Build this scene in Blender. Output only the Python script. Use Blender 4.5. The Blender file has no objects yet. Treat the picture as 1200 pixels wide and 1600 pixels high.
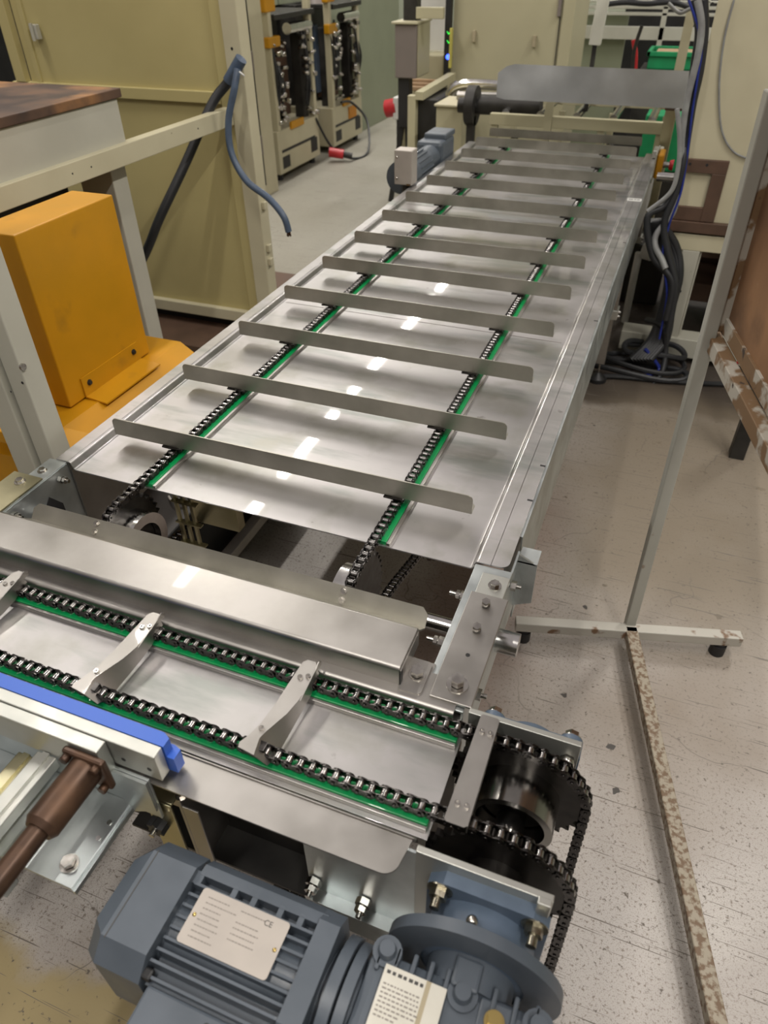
import bpy, bmesh, math, random
from math import pi, sin, cos, radians
from mathutils import Vector, Matrix
random.seed(7)
SC = bpy.context.scene
COL = SC.collection

# ------------------------------------------------------------------ camera
CAM = Vector((1.17519971, -1.15261059, 1.74913121))
RR = [Vector((0.93255782, 0.36079981, -0.01262617)),
      Vector((0.21727677, -0.58883792, -0.77849901)),
      Vector((-0.28831706, 0.72325196, -0.62751882))]
FPX = 1107.59
cam_d = bpy.data.cameras.new('camera')
cam = bpy.data.objects.new('camera', cam_d)
COL.objects.link(cam)
r_, u_, b_ = RR[0], -RR[1], -RR[2]
cam.matrix_world = Matrix(((r_.x, u_.x, b_.x, CAM.x), (r_.y, u_.y, b_.y, CAM.y), (r_.z, u_.z, b_.z, CAM.z), (0, 0, 0, 1)))
cam_d.sensor_fit = 'VERTICAL'
cam_d.sensor_height = 36.0
cam_d.lens = FPX * 36.0 / 1600.0
cam_d.clip_start = 0.02
cam_d.clip_end = 60
cam_d.dof.use_dof = True
cam_d.dof.focus_distance = 1.55
cam_d.dof.aperture_fstop = 4.5
SC.camera = cam

# ------------------------------------------------------------------ world, lamps, exposure
SC.view_settings.view_transform = 'Standard'
SC.view_settings.look = 'None'
SC.view_settings.gamma = 1.0
SC.view_settings.exposure = 0.0
SC.view_settings.use_curve_mapping = False
W = bpy.data.worlds.new('hall_air'); SC.world = W
W.use_nodes = True
wn = W.node_tree; wn.nodes.clear()
wo = wn.nodes.new('ShaderNodeOutputWorld'); wb = wn.nodes.new('ShaderNodeBackground')
tc = wn.nodes.new('ShaderNodeTexCoord'); sp = wn.nodes.new('ShaderNodeSeparateXYZ'); rp = wn.nodes.new('ShaderNodeValToRGB')
wn.links.new(tc.outputs['Generated'], sp.inputs[0]); wn.links.new(sp.outputs['Z'], rp.inputs[0])
rp.color_ramp.elements[0].position = 0.0; rp.color_ramp.elements[0].color = (0.10, 0.088, 0.072, 1)
rp.color_ramp.elements[1].position = 0.75; rp.color_ramp.elements[1].color = (0.435, 0.395, 0.385, 1)
e_ = rp.color_ramp.elements.new(0.3); e_.color = (0.27, 0.24, 0.215, 1)
wn.links.new(rp.outputs[0], wb.inputs[0]); wb.inputs[1].default_value = 0.84
wn.links.new(wb.outputs[0], wo.inputs[0])

LAMPS = []
def lamp(x, y, z, sx, sy, power, col=(1.0, 0.95, 0.88)):
    d = bpy.data.lights.new('ceiling_lamp_light', 'AREA')
    d.shape = 'RECTANGLE'; d.size = sx; d.size_y = sy; d.energy = power; d.color = col
    o = bpy.data.objects.new('ceiling_lamp_light', d); o.location = (x, y, z - 0.02)
    COL.objects.link(o); LAMPS.append((x, y, z, sx, sy, o))
for yy in (1.2, 3.2, 5.2, 7.2, 9.2, 11.0):
    lamp(-2.3, yy, 4.5, 0.11, 1.5, 60)
for yy in (-2.5, 0.6, 3.7, 6.8):
    lamp(2.6, yy, 4.5, 0.11, 1.5, 80)
lamp(0.2, -1.6, 4.5, 0.11, 1.5, 52)

# ------------------------------------------------------------------ helpers
def at(u, v, x=None, y=None, z=None):
    d = RR[0] * ((u - 600) / FPX) + RR[1] * ((v - 800) / FPX) + RR[2]
    if x is not None: t = (x - CAM.x) / d.x
    elif y is not None: t = (y - CAM.y) / d.y
    else: t = (z - CAM.z) / d.z
    return CAM + d * t

class MB:
    def __init__(s): s.bm = bmesh.new()
    def poly(s, pts, f):
        vs = [s.bm.verts.new(p) for p in pts]
        for q in f:
            try: s.bm.faces.new([vs[i] for i in q])
            except ValueError: pass
        return vs
    def box(s, x0, x1, y0, y1, z0, z1, bev=0.0, M=None):
        if x0 > x1: x0, x1 = x1, x0
        if y0 > y1: y0, y1 = y1, y0
        if z0 > z1: z0, z1 = z1, z0
        p = [Vector(c) for c in ((x0,y0,z0),(x1,y0,z0),(x1,y1,z0),(x0,y1,z0),(x0,y0,z1),(x1,y0,z1),(x1,y1,z1),(x0,y1,z1))]
        if M is not None: p = [M @ q for q in p]
        vs = s.poly(p, ((3,2,1,0),(4,5,6,7),(0,1,5,4),(1,2,6,5),(2,3,7,6),(3,0,4,7)))
        if bev > 0:
            es = set()
            for v in vs:
                for e in v.link_edges: es.add(e)
            bmesh.ops.bevel(s.bm, geom=list(es), offset=bev, segments=2, affect='EDGES', profile=0.5)
        return s
    def bar(s, a, b, w, h, up=(0,0,1), bev=0.0):
        a = Vector(a); b = Vector(b); d = (b - a); L = d.length; d.normalize(); up = Vector(up)
        sd = d.cross(up)
        if sd.length < 1e-4: sd = d.cross(Vector((0,1,0)))
        sd.normalize(); up = sd.cross(d)
        M = Matrix(((d.x, sd.x, up.x, a.x), (d.y, sd.y, up.y, a.y), (d.z, sd.z, up.z, a.z), (0,0,0,1)))
        return s.box(0, L, -w/2, w/2, -h/2, h/2, bev, M)
    def cyl(s, a, b, r, seg=20, r2=None, caps=True):
        a = Vector(a); b = Vector(b); d = (b - a).normalized()
        t = d.orthogonal().normalized(); q = d.cross(t)
        if r2 is None: r2 = r
        A = [s.bm.verts.new(a + (t * cos(2*pi*i/seg) + q * sin(2*pi*i/seg)) * r) for i in range(seg)]
        B = [s.bm.verts.new(b + (t * cos(2*pi*i/seg) + q * sin(2*pi*i/seg)) * r2) for i in range(seg)]
        for i in range(seg):
            j = (i + 1) % seg; s.bm.faces.new((A[i], A[j], B[j], B[i])).smooth = True
        if caps: s.bm.faces.new(A[::-1]); s.bm.faces.new(B)
        return s
    def ring(s, a, b, ro, ri, seg=40):
        a = Vector(a); b = Vector(b); d = (b - a).normalized(); t = d.orthogonal().normalized(); q = d.cross(t)
        L = []
        for (c, r) in ((a, ro), (b, ro), (b, ri), (a, ri)):
            L.append([s.bm.verts.new(c + (t * cos(2*pi*i/seg) + q * sin(2*pi*i/seg)) * r) for i in range(seg)])
        for k in range(4):
            A = L[k]; B = L[(k + 1) % 4]
            for i in range(seg):
                j = (i + 1) % seg; f = s.bm.faces.new((A[i], A[j], B[j], B[i])); f.smooth = k in (0, 2)
        return s
    def tube(s, pts, r, seg=10):
        P = [Vector(p) for p in pts]; rings = []
        n = len(P); prev = None
        for i in range(n):
            d = (P[min(i+1, n-1)] - P[max(i-1, 0)]).normalized()
            if prev is None: t = d.orthogonal().normalized()
            else:
                t = prev - d * prev.dot(d)
                t = t.normalized() if t.length > 1e-6 else d.orthogonal().normalized()
            prev = t; q = d.cross(t)
            rings.append([s.bm.verts.new(P[i] + (t * cos(2*pi*k/seg) + q * sin(2*pi*k/seg)) * r) for k in range(seg)])
        for i in range(n - 1):
            for k in range(seg):
                j = (k + 1) % seg; s.bm.faces.new((rings[i][k], rings[i][j], rings[i+1][j], rings[i+1][k])).smooth = True
        s.bm.faces.new(rings[0][::-1]); s.bm.faces.new(rings[-1])
        return s
    def prism(s, pts, axis, a, b, smooth=False):
        # pts 2D in the plane normal to axis ('x': (y,z), 'y': (x,z), 'z': (x,y))
        def mk(p, t):
            return {'x': (t, p[0], p[1]), 'y': (p[0], t, p[1]), 'z': (p[0], p[1], t)}[axis]
        A = [s.bm.verts.new(mk(p, a)) for p in pts]; B = [s.bm.verts.new(mk(p, b)) for p in pts]
        n = len(pts)
        for i in range(n):
            j = (i + 1) % n; s.bm.faces.new((A[i], A[j], B[j], B[i])).smooth = smooth and math.dist(pts[i], pts[j]) < 0.006
        s.bm.faces.new(A[::-1]); s.bm.faces.new(B)
        return s
    def sheet(s, prof, axis, a, b, th=0.003):
        # a bent sheet: open 2D profile, extruded, with thickness below
        n = len(prof); low = []
        for i in range(n):
            p = Vector(prof[max(i-1, 0)]); q = Vector(prof[min(i+1, n-1)]); d = (q - p).normalized()
            nr = Vector((d.y, -d.x)); low.append((prof[i][0] + nr.x * th, prof[i][1] + nr.y * th))
        return s.prism(list(prof) + low[::-1], axis, a, b, True)
    def hexbolt(s, p, d, r=0.008, h=0.007, washer=True):
        p = Vector(p); d = Vector(d).normalized()
        if washer: s.cyl(p, p + d * 0.0018, r * 1.45, 18)
        s.cyl(p + d * 0.0015, p + d * (h + 0.0015), r, 6)
        return s
    def sphere(s, p, r, sc=(1,1,1), seg=12):
        M = Matrix.Translation(p) @ Matrix.Diagonal((sc[0], sc[1], sc[2], 1))
        g = bmesh.ops.create_uvsphere(s.bm, u_segments=seg, v_segments=seg//2 + 2, radius=r, matrix=M)
        for v in g['verts']:
            for f in v.link_faces: f.smooth = True
        return s
    def build(s, name, mat, parent=None, label=None, smooth=None):
        bmesh.ops.recalc_face_normals(s.bm, faces=s.bm.faces)
        for e in s.bm.edges:
            fs = e.link_faces
            if len(fs) == 2 and (fs[0].smooth != fs[1].smooth or fs[0].normal.angle(fs[1].normal, 0) > 0.66): e.smooth = False
        me = bpy.data.meshes.new(name)
        off = Vector((0, 0, 0))
        if parent is None and len(s.bm.verts):
            xs = [v.co.x for v in s.bm.verts]; ys = [v.co.y for v in s.bm.verts]; zs = [v.co.z for v in s.bm.verts]
            off = Vector(((min(xs)+max(xs))/2, (min(ys)+max(ys))/2, min(zs)))
            bmesh.ops.translate(s.bm, verts=s.bm.verts, vec=-off)
        s.bm.to_mesh(me); s.bm.free()
        me.materials.append(mat)
        o = bpy.data.objects.new(name, me); COL.objects.link(o)
        o.location = off
        if parent is not None:
            o.parent = parent
            wm = Matrix.Identity(4); p = parent
            o.matrix_parent_inverse = WM(parent).inverted()
        if label: o['label'] = label
        return o

def WM(o):
    m = Matrix.LocRotScale(o.location, o.rotation_euler, o.scale)
    if o.parent is not None: m = WM(o.parent) @ o.matrix_parent_inverse @ m
    return m

def tag(o, label, cat, group=None, kind=None):
    o['label'] = label; o['category'] = cat
    if group: o['group'] = group
    if kind: o['kind'] = kind
    return o
def thing(name, label, cat, loc, group=None):
    o = bpy.data.objects.new(name, None); o.empty_display_size = 0.05
    COL.objects.link(o); o.location = loc
    return tag(o, label, cat, group)
def structure(o):
    o['kind'] = 'structure'; return o
def copy_tree(o, parent=None):
    c = o.copy(); COL.objects.link(c)
    if parent is not None: c.parent = parent
    for ch in list(o.children): copy_tree(ch, c)
    return c

# ------------------------------------------------------------------ materials
def mat(name, col, rough=0.5, metal=0.0, col2=None, scale=6.0, rvar=0.0, bump=0.0, bscale=80.0, detail=5, lo=0.35, hi=0.7, stretch=None, spec=0.5, coat=0.0):
    m = bpy.data.materials.new(name); m.use_nodes = True
    nt = m.node_tree; b = nt.nodes['Principled BSDF']
    b.inputs['Base Color'].default_value = (*col, 1); b.inputs['Roughness'].default_value = rough
    b.inputs['Metallic'].default_value = metal; b.inputs['Specular IOR Level'].default_value = spec
    b.inputs['Coat Weight'].default_value = coat; b.inputs['Coat Roughness'].default_value = 0.03
    g = nt.nodes.new('ShaderNodeNewGeometry'); mp = nt.nodes.new('ShaderNodeMapping')
    nt.links.new(g.outputs['Position'], mp.inputs[0])
    if stretch: mp.inputs['Scale'].default_value = stretch
    n = nt.nodes.new('ShaderNodeTexNoise'); n.inputs['Scale'].default_value = scale; n.inputs['Detail'].default_value = detail
    nt.links.new(mp.outputs[0], n.inputs['Vector'])
    r = nt.nodes.new('ShaderNodeValToRGB'); r.color_ramp.elements[0].position = lo; r.color_ramp.elements[1].position = hi
    c2 = col2 if col2 else tuple(c * 0.86 for c in col)
    r.color_ramp.elements[0].color = (*c2, 1); r.color_ramp.elements[1].color = (*col, 1)
    nt.links.new(n.outputs[0], r.inputs[0]); nt.links.new(r.outputs[0], b.inputs['Base Color'])
    if rvar:
        mr = nt.nodes.new('ShaderNodeMapRange'); mr.inputs['To Min'].default_value = rough - rvar; mr.inputs['To Max'].default_value = rough + rvar
        mr.inputs['From Min'].default_value = 0.3; mr.inputs['From Max'].default_value = 0.7
        nt.links.new(n.outputs[0], mr.inputs[0]); nt.links.new(mr.outputs[0], b.inputs['Roughness'])
    if bump:
        n2 = nt.nodes.new('ShaderNodeTexNoise'); n2.inputs['Scale'].default_value = bscale; n2.inputs['Detail'].default_value = 3
        nt.links.new(g.outputs['Position'], n2.inputs['Vector'])
        bp = nt.nodes.new('ShaderNodeBump'); bp.inputs['Strength'].default_value = bump; bp.inputs['Distance'].default_value = 0.002
        nt.links.new(n2.outputs[0], bp.inputs['Height']); nt.links.new(bp.outputs[0], b.inputs['Normal'])
    return m
def layer(m, col, scale, lo, hi, detail=6, stretch=None, seed=0.0):
    """mixes patches of another paint, dirt or rust over the base colour"""
    nt = m.node_tree; b = nt.nodes['Principled BSDF']
    src = b.inputs['Base Color'].links[0].from_socket
    g = nt.nodes.new('ShaderNodeNewGeometry'); mp = nt.nodes.new('ShaderNodeMapping'); nt.links.new(g.outputs['Position'], mp.inputs[0])
    mp.inputs['Location'].default_value = (seed, seed * 1.7, seed * 0.3)
    if stretch: mp.inputs['Scale'].default_value = stretch
    n = nt.nodes.new('ShaderNodeTexNoise'); n.inputs['Scale'].default_value = scale; n.inputs['Detail'].default_value = detail
    nt.links.new(mp.outputs[0], n.inputs['Vector'])
    r = nt.nodes.new('ShaderNodeValToRGB'); r.color_ramp.elements[0].position = lo; r.color_ramp.elements[1].position = hi
    nt.links.new(n.outputs[0], r.inputs[0])
    mx = nt.nodes.new('ShaderNodeMixRGB'); mx.inputs[2].default_value = (*col, 1)
    nt.links.new(r.outputs[0], mx.inputs[0]); nt.links.new(src, mx.inputs[1]); nt.links.new(mx.outputs[0], b.inputs['Base Color'])
    return m

M_DECK = mat('brushed_stainless', (0.53, 0.51, 0.51), 0.46, 1.0, (0.42, 0.41, 0.40), 4.5, 0.05, 0.02, 25, stretch=(1, 1.6, 1), coat=1.0)
layer(M_DECK, (0.33, 0.345, 0.325), 5, 0.54, 0.66, stretch=(0.6, 2.6, 1), seed=7.7)
layer(M_DECK, (0.30, 0.29, 0.27), 26, 0.70, 0.76, seed=2.2)
layer(M_DECK, (0.37, 0.365, 0.33), 9, 0.52, 0.72, seed=3.1)
M_STEEL = mat('sheet_steel', (0.45, 0.43, 0.41), 0.40, 1.0, (0.34, 0.325, 0.30), 8, 0.06, 0.04, 40, coat=0.15)
M_GUIDE = mat('blue_grey_sheet', (0.60, 0.62, 0.64), 0.42, 0.75, (0.48, 0.50, 0.52), 5, 0.06)
M_FLIGHT = mat('flight_steel', (0.43, 0.41, 0.36), 0.40, 0.9, (0.32, 0.31, 0.265), 9, 0.06, 0.05, 60)
M_OLIVE = mat('passivated_steel', (0.56, 0.52, 0.34), 0.33, 1.0, (0.44, 0.41, 0.27), 10, 0.05)
M_GALV = mat('galvanised_steel', (0.62, 0.66, 0.66), 0.38, 0.9, (0.46, 0.50, 0.50), 14, 0.08, 0.06, 50)
M_ALU = mat('machined_aluminium', (0.50, 0.51, 0.475), 0.42, 0.85, (0.52, 0.52, 0.48), 20, 0.05)
M_BRIGHT = mat('ground_steel', (0.72, 0.71, 0.69), 0.16, 1.0, (0.6, 0.59, 0.57), 30, 0.04)
M_CHAIN = mat('oiled_chain_steel', (0.085, 0.08, 0.077), 0.28, 1.0, (0.045, 0.042, 0.04), 60, 0.08)
M_ROLL = mat('chain_roller_steel', (0.42, 0.41, 0.40), 0.22, 1.0, (0.30, 0.29, 0.28), 60, 0.05)
M_SPROCK = mat('blackened_sprocket', (0.055, 0.05, 0.046), 0.36, 0.9, (0.03, 0.028, 0.026), 40, 0.08)
M_GREEN = mat('green_wear_plastic', (0.0, 0.30, 0.075), 0.38, 0.0, (0.0, 0.22, 0.06), 20, coat=0.2)
M_BLUE = mat('blue_wear_plastic', (0.04, 0.12, 0.52), 0.42, 0.0, (0.04, 0.12, 0.50), 15)
M_MOTOR = mat('blue_grey_enamel', (0.090, 0.108, 0.132), 0.40, 0.0, (0.072, 0.088, 0.108), 12, 0.08, 0.10, 90)
layer(M_MOTOR, (0.17, 0.185, 0.205), 40, 0.70, 0.78, seed=2)
M_BEAR = mat('bearing_paint', (0.115, 0.155, 0.215), 0.42, 0.0, (0.09, 0.125, 0.175), 30)
M_CREAM = mat('cream_enamel', (0.55, 0.51, 0.36), 0.42, 0.0, (0.50, 0.46, 0.32), 5, 0.05)
layer(M_CREAM, (0.16, 0.12, 0.07), 30, 0.74, 0.80, seed=5)
M_PANEL = mat('yellowed_cream_panel', (0.50, 0.43, 0.20), 0.48, 0.0, (0.45, 0.385, 0.175), 2.5, 0.04)
M_CREAM2 = mat('pale_cream_cabinet', (0.46, 0.43, 0.285), 0.5, 0.0, (0.42, 0.39, 0.26), 2.0, 0.04)
M_GREYCR = mat('grey_cream_enamel', (0.47, 0.46, 0.39), 0.42, 0.0, (0.42, 0.41, 0.345), 4, 0.05)
layer(M_GREYCR, (0.12, 0.10, 0.07), 26, 0.73, 0.80, seed=9)
M_YELLOW = mat('golden_yellow_paint', (0.58, 0.265, 0.003), 0.46, 0.0, (0.49, 0.235, 0.003), 5, 0.05)
layer(M_YELLOW, (0.30, 0.15, 0.01), 7, 0.62, 0.85, seed=1)
M_RUST = mat('rusty_steel_plate', (0.15, 0.085, 0.05), 0.62, 0.2, (0.055, 0.035, 0.028), 7, 0.12, 0.3, 40)
layer(M_RUST, (0.30, 0.15, 0.06), 4, 0.56, 0.68, seed=4)
M_RBROWN = mat('brown_rusted_cylinder', (0.12, 0.065, 0.038), 0.42, 0.55, (0.065, 0.038, 0.026), 20, 0.1)
M_BLACK = mat('black_plastic', (0.018, 0.018, 0.019), 0.5, 0.0, (0.012, 0.012, 0.013), 10)
M_RUBBER = mat('black_cable_rubber', (0.022, 0.023, 0.026), 0.45, 0.0, (0.015, 0.016, 0.018), 10)
M_CBLUE = mat('slate_blue_cable', (0.075, 0.11, 0.17), 0.45, 0.0, (0.06, 0.085, 0.13), 20)
M_CBRIGHT = mat('bright_blue_cable', (0.012, 0.03, 0.26), 0.4, 0.0, (0.01, 0.02, 0.16), 20)
M_CGREY = mat('grey_cable', (0.28, 0.29, 0.28), 0.45, 0.0, (0.2, 0.2, 0.2), 20)
M_DARK = mat('dark_greasy_metal', (0.045, 0.042, 0.038), 0.5, 0.3, (0.02, 0.019, 0.018), 9, 0.1)
M_GREYB = mat('grey_box_paint', (0.20, 0.17, 0.155), 0.5, 0.0, (0.18, 0.155, 0.14), 5)
M_WHITE = mat('white_plastic', (0.66, 0.66, 0.64), 0.45, 0.0, (0.58, 0.58, 0.56), 5)
M_WHITEF = mat('pale_frame_paint', (0.62, 0.62, 0.55), 0.45, 0.0, (0.55, 0.55, 0.48), 5)
M_RED = mat('red_plastic', (0.50, 0.02, 0.03), 0.35, 0.0, (0.4, 0.015, 0.02), 15)
M_CRATE = mat('green_crate_plastic', (0.01, 0.30, 0.11), 0.5, 0.0, (0.01, 0.24, 0.09), 10)
M_WOOD = mat('raw_timber', (0.44, 0.30, 0.18), 0.7, 0.0, (0.35, 0.23, 0.13), 12, stretch=(1, 6, 6))
M_BROWNP = mat('brown_primer', (0.115, 0.065, 0.042), 0.55, 0.1, (0.085, 0.05, 0.033), 12, 0.05)
M_PLATE = mat('nameplate_metal', (0.44, 0.40, 0.36), 0.50, 0.35, (0.40, 0.365, 0.33), 20)
M_LABEL = mat('paper_label', (0.64, 0.62, 0.55), 0.6, 0.0, (0.58, 0.56, 0.49), 20)
M_TAN = mat('tan_stain', (0.42, 0.36, 0.24), 0.6)
M_INK = mat('printed_ink', (0.06, 0.058, 0.055), 0.6)
M_INKF = mat('faded_ink', (0.25, 0.225, 0.20), 0.6)
M_BRASS = mat('brass', (0.62, 0.47, 0.18), 0.28, 1.0)
M_SAGE = mat('sage_green_paint', (0.30, 0.33, 0.235), 0.5, 0.0, (0.27, 0.30, 0.21), 3)
M_ORANGE = mat('orange_label', (0.62, 0.24, 0.01), 0.5)
M_BOLT = mat('zinc_bolt', (0.60, 0.58, 0.54), 0.20, 1.0, (0.42, 0.40, 0.37), 60, 0.06)
M_BOLTD = mat('aged_zinc_bolt', (0.36, 0.34, 0.27), 0.3, 1.0, (0.25, 0.23, 0.18), 60, 0.06)
M_DRUM = mat('turned_dark_steel', (0.34, 0.33, 0.31), 0.18, 1.0, (0.27, 0.26, 0.24), 30, 0.04)
M_CERAM = mat('worn_white_paint', (0.47, 0.45, 0.40), 0.5, 0.0, (0.42, 0.40, 0.35), 6, 0.05)
layer(M_CERAM, (0.17, 0.095, 0.05), 16, 0.60, 0.66, detail=9, seed=12)
M_CERAM2 = mat('grey_stand_paint', (0.40, 0.395, 0.35), 0.45, 0.0, (0.36, 0.355, 0.31), 6, 0.05)
layer(M_CERAM2, (0.18, 0.11, 0.06), 18, 0.70, 0.76, detail=9, seed=21)
M_CERRUST = mat('rust_worn_paint', (0.33, 0.29, 0.22), 0.6, 0.0, (0.30, 0.26, 0.2), 6, 0.05)
layer(M_CERRUST, (0.15, 0.095, 0.055), 70, 0.45, 0.58, detail=9, seed=8)

M_CERRUST2 = mat('flaking_paint', (0.47, 0.44, 0.38), 0.6, 0.0, (0.42, 0.39, 0.33), 6, 0.05)
layer(M_CERRUST2, (0.20, 0.12, 0.06), 14, 0.47, 0.53, detail=9, seed=8)
layer(M_CERRUST2, (0.06, 0.04, 0.03), 22, 0.66, 0.70, detail=6, seed=18)
# plywood
M_PLY = mat('stained_plywood', (0.36, 0.195, 0.095), 0.7, 0.0, (0.17, 0.085, 0.04), 5, 0.08, 0.15, 60, detail=9, stretch=(1, 1, 0.45))
layer(M_PLY, (0.08, 0.045, 0.028), 3.5, 0.57, 0.75, seed=6)
layer(M_PLY, (0.44, 0.27, 0.15), 7, 0.62, 0.72, detail=9, seed=14)

# concrete floor, painted and worn
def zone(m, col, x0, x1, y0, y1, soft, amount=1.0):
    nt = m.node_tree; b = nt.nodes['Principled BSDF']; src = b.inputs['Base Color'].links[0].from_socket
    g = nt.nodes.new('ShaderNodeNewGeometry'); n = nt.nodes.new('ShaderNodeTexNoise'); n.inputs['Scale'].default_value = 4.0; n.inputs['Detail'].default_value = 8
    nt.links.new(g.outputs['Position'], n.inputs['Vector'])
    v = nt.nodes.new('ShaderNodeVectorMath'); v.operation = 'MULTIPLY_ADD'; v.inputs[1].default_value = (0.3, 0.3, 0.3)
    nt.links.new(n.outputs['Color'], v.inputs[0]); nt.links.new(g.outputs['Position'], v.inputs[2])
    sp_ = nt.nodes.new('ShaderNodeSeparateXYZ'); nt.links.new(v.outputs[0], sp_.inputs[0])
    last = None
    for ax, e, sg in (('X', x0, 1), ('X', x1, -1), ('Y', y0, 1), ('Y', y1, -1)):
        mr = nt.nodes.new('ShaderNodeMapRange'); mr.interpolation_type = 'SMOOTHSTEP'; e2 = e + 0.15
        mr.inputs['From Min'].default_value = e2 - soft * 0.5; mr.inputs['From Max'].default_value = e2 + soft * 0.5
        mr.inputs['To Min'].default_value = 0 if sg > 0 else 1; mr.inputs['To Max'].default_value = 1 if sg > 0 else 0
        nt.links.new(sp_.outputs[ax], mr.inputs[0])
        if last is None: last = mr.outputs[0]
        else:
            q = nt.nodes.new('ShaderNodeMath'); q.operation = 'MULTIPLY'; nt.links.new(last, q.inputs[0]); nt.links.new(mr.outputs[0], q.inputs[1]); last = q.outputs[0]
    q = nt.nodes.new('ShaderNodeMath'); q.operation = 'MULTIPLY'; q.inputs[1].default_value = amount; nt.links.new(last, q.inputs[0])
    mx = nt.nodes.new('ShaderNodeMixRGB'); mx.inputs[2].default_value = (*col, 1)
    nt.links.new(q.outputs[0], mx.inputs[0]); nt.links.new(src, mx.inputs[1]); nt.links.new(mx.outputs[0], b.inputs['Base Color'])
def floor_material():
    m = mat('worn_concrete', (0.46, 0.43, 0.405), 0.50, 0.0, (0.385, 0.352, 0.325), 1.1, 0.10, 0.12, 140, detail=8, lo=0.38, hi=0.62)
    layer(m, (0.24, 0.195, 0.15), 0.9, 0.50, 0.72, seed=3.0)
    layer(m, (0.50, 0.47, 0.44), 2.1, 0.60, 0.70, seed=41)          # brown worn zones
    layer(m, (0.21, 0.175, 0.145), 130, 0.565, 0.69, detail=4)            # fine speckle
    layer(m, (0.27, 0.235, 0.20), 380, 0.54, 0.70, detail=2, seed=3)
    layer(m, (0.055, 0.048, 0.042), 12, 0.715, 0.725, detail=3, seed=31)  # dark oil drops
    layer(m, (0.12, 0.10, 0.09), 2.4, 0.66, 0.76, seed=17)
    zone(m, (0.25, 0.24, 0.195), -12, 0.5, 1.5, 14, 0.8, 0.85)         # greyer ground of the far aisle
    zone(m, (0.34, 0.27, 0.135), -6, 0.50, -6, -0.86, 0.06)              # tan zone near the motor
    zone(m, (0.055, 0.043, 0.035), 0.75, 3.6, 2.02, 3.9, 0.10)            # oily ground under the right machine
    zone(m, (0.215, 0.175, 0.125), 1.0, 5.0, 0.62, 2.15, 0.5, 0.85)         # browner worn ground at the right
    zone(m, (0.20, 0.125, 0.09), 0.62, 1.0, 0.0, 1.2, 0.25, 0.7)          # reddish brown stain under the deck
    layer(m, (0.11, 0.09, 0.07), 95, 0.63, 0.73, detail=5, seed=55)
    layer(m, (0.04, 0.034, 0.03), 7, 0.735, 0.745, detail=4, seed=71)
    nt = m.node_tree; b = nt.nodes['Principled BSDF']
    src = b.inputs['Base Color'].links[0].from_socket
    g = nt.nodes.new('ShaderNodeNewGeometry')
    # hairline cracks and scratches
    nz = nt.nodes.new('ShaderNodeTexNoise'); nz.inputs['Scale'].default_value = 2.2; nz.inputs['Detail'].default_value = 4
    nt.links.new(g.outputs['Position'], nz.inputs['Vector'])
    vm = nt.nodes.new('ShaderNodeVectorMath'); vm.operation = 'MULTIPLY_ADD'; vm.inputs[1].default_value = (0.5, 0.5, 0.5)
    nt.links.new(nz.outputs['Color'], vm.inputs[0]); nt.links.new(g.outputs['Position'], vm.inputs[2])
    vo = nt.nodes.new('ShaderNodeTexVoronoi'); vo.feature = 'DISTANCE_TO_EDGE'; vo.inputs['Scale'].default_value = 2.3
    nt.links.new(vm.outputs[0], vo.inputs['Vector'])
    r = nt.nodes.new('ShaderNodeValToRGB'); r.color_ramp.elements[0].position = 0.001; r.color_ramp.elements[0].color = (1, 1, 1, 1)
    r.color_ramp.elements[1].position = 0.0045; r.color_ramp.elements[1].color = (0, 0, 0, 1)
    nt.links.new(vo.outputs['Distance'], r.inputs[0])
    n3 = nt.nodes.new('ShaderNodeTexNoise'); n3.inputs['Scale'].default_value = 3.3
    nt.links.new(g.outputs['Position'], n3.inputs['Vector'])
    r3 = nt.nodes.new('ShaderNodeValToRGB'); r3.color_ramp.elements[0].position = 0.5; r3.color_ramp.elements[1].position = 0.6
    nt.links.new(n3.outputs[0], r3.inputs[0])
    mu = nt.nodes.new('ShaderNodeMath'); mu.operation = 'MULTIPLY'; nt.links.new(r.outputs[0], mu.inputs[0]); nt.links.new(r3.outputs[0], mu.inputs[1])
    for ang, sd in ((0.5, 3.0), (-0.9, 9.0), (1.35, 15.0)):
        mp2 = nt.nodes.new('ShaderNodeMapping'); mp2.inputs['Rotation'].default_value = (0, 0, ang); mp2.inputs['Location'].default_value = (sd, sd, 0); mp2.inputs['Scale'].default_value = (2.2, 90.0, 1.0)
        nt.links.new(g.outputs['Position'], mp2.inputs[0])
        ns = nt.nodes.new('ShaderNodeTexNoise'); ns.inputs['Scale'].default_value = 1.6; ns.inputs['Detail'].default_value = 2; ns.inputs['Distortion'].default_value = 0.4
        nt.links.new(mp2.outputs[0], ns.inputs['Vector'])
        rs = nt.nodes.new('ShaderNodeValToRGB'); rs.color_ramp.elements[0].position = 0.69; rs.color_ramp.elements[1].position = 0.72
        nt.links.new(ns.outputs[0], rs.inputs[0])
        mm = nt.nodes.new('ShaderNodeMath'); mm.operation = 'MAXIMUM'; nt.links.new(mu.outputs[0], mm.inputs[0]); nt.links.new(rs.outputs[0], mm.inputs[1]); mu = mm
    mx = nt.nodes.new('ShaderNodeMixRGB'); mx.inputs[2].default_value = (0.14, 0.12, 0.10, 1)
    nt.links.new(mu.outputs[0], mx.inputs[0]); nt.links.new(src, mx.inputs[1]); nt.links.new(mx.outputs[0], b.inputs['Base Color'])
    return m
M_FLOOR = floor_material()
M_WALL = mat('pale_green_wall', (0.40, 0.43, 0.34), 0.7, 0.0, (0.36, 0.39, 0.30), 1)

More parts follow.
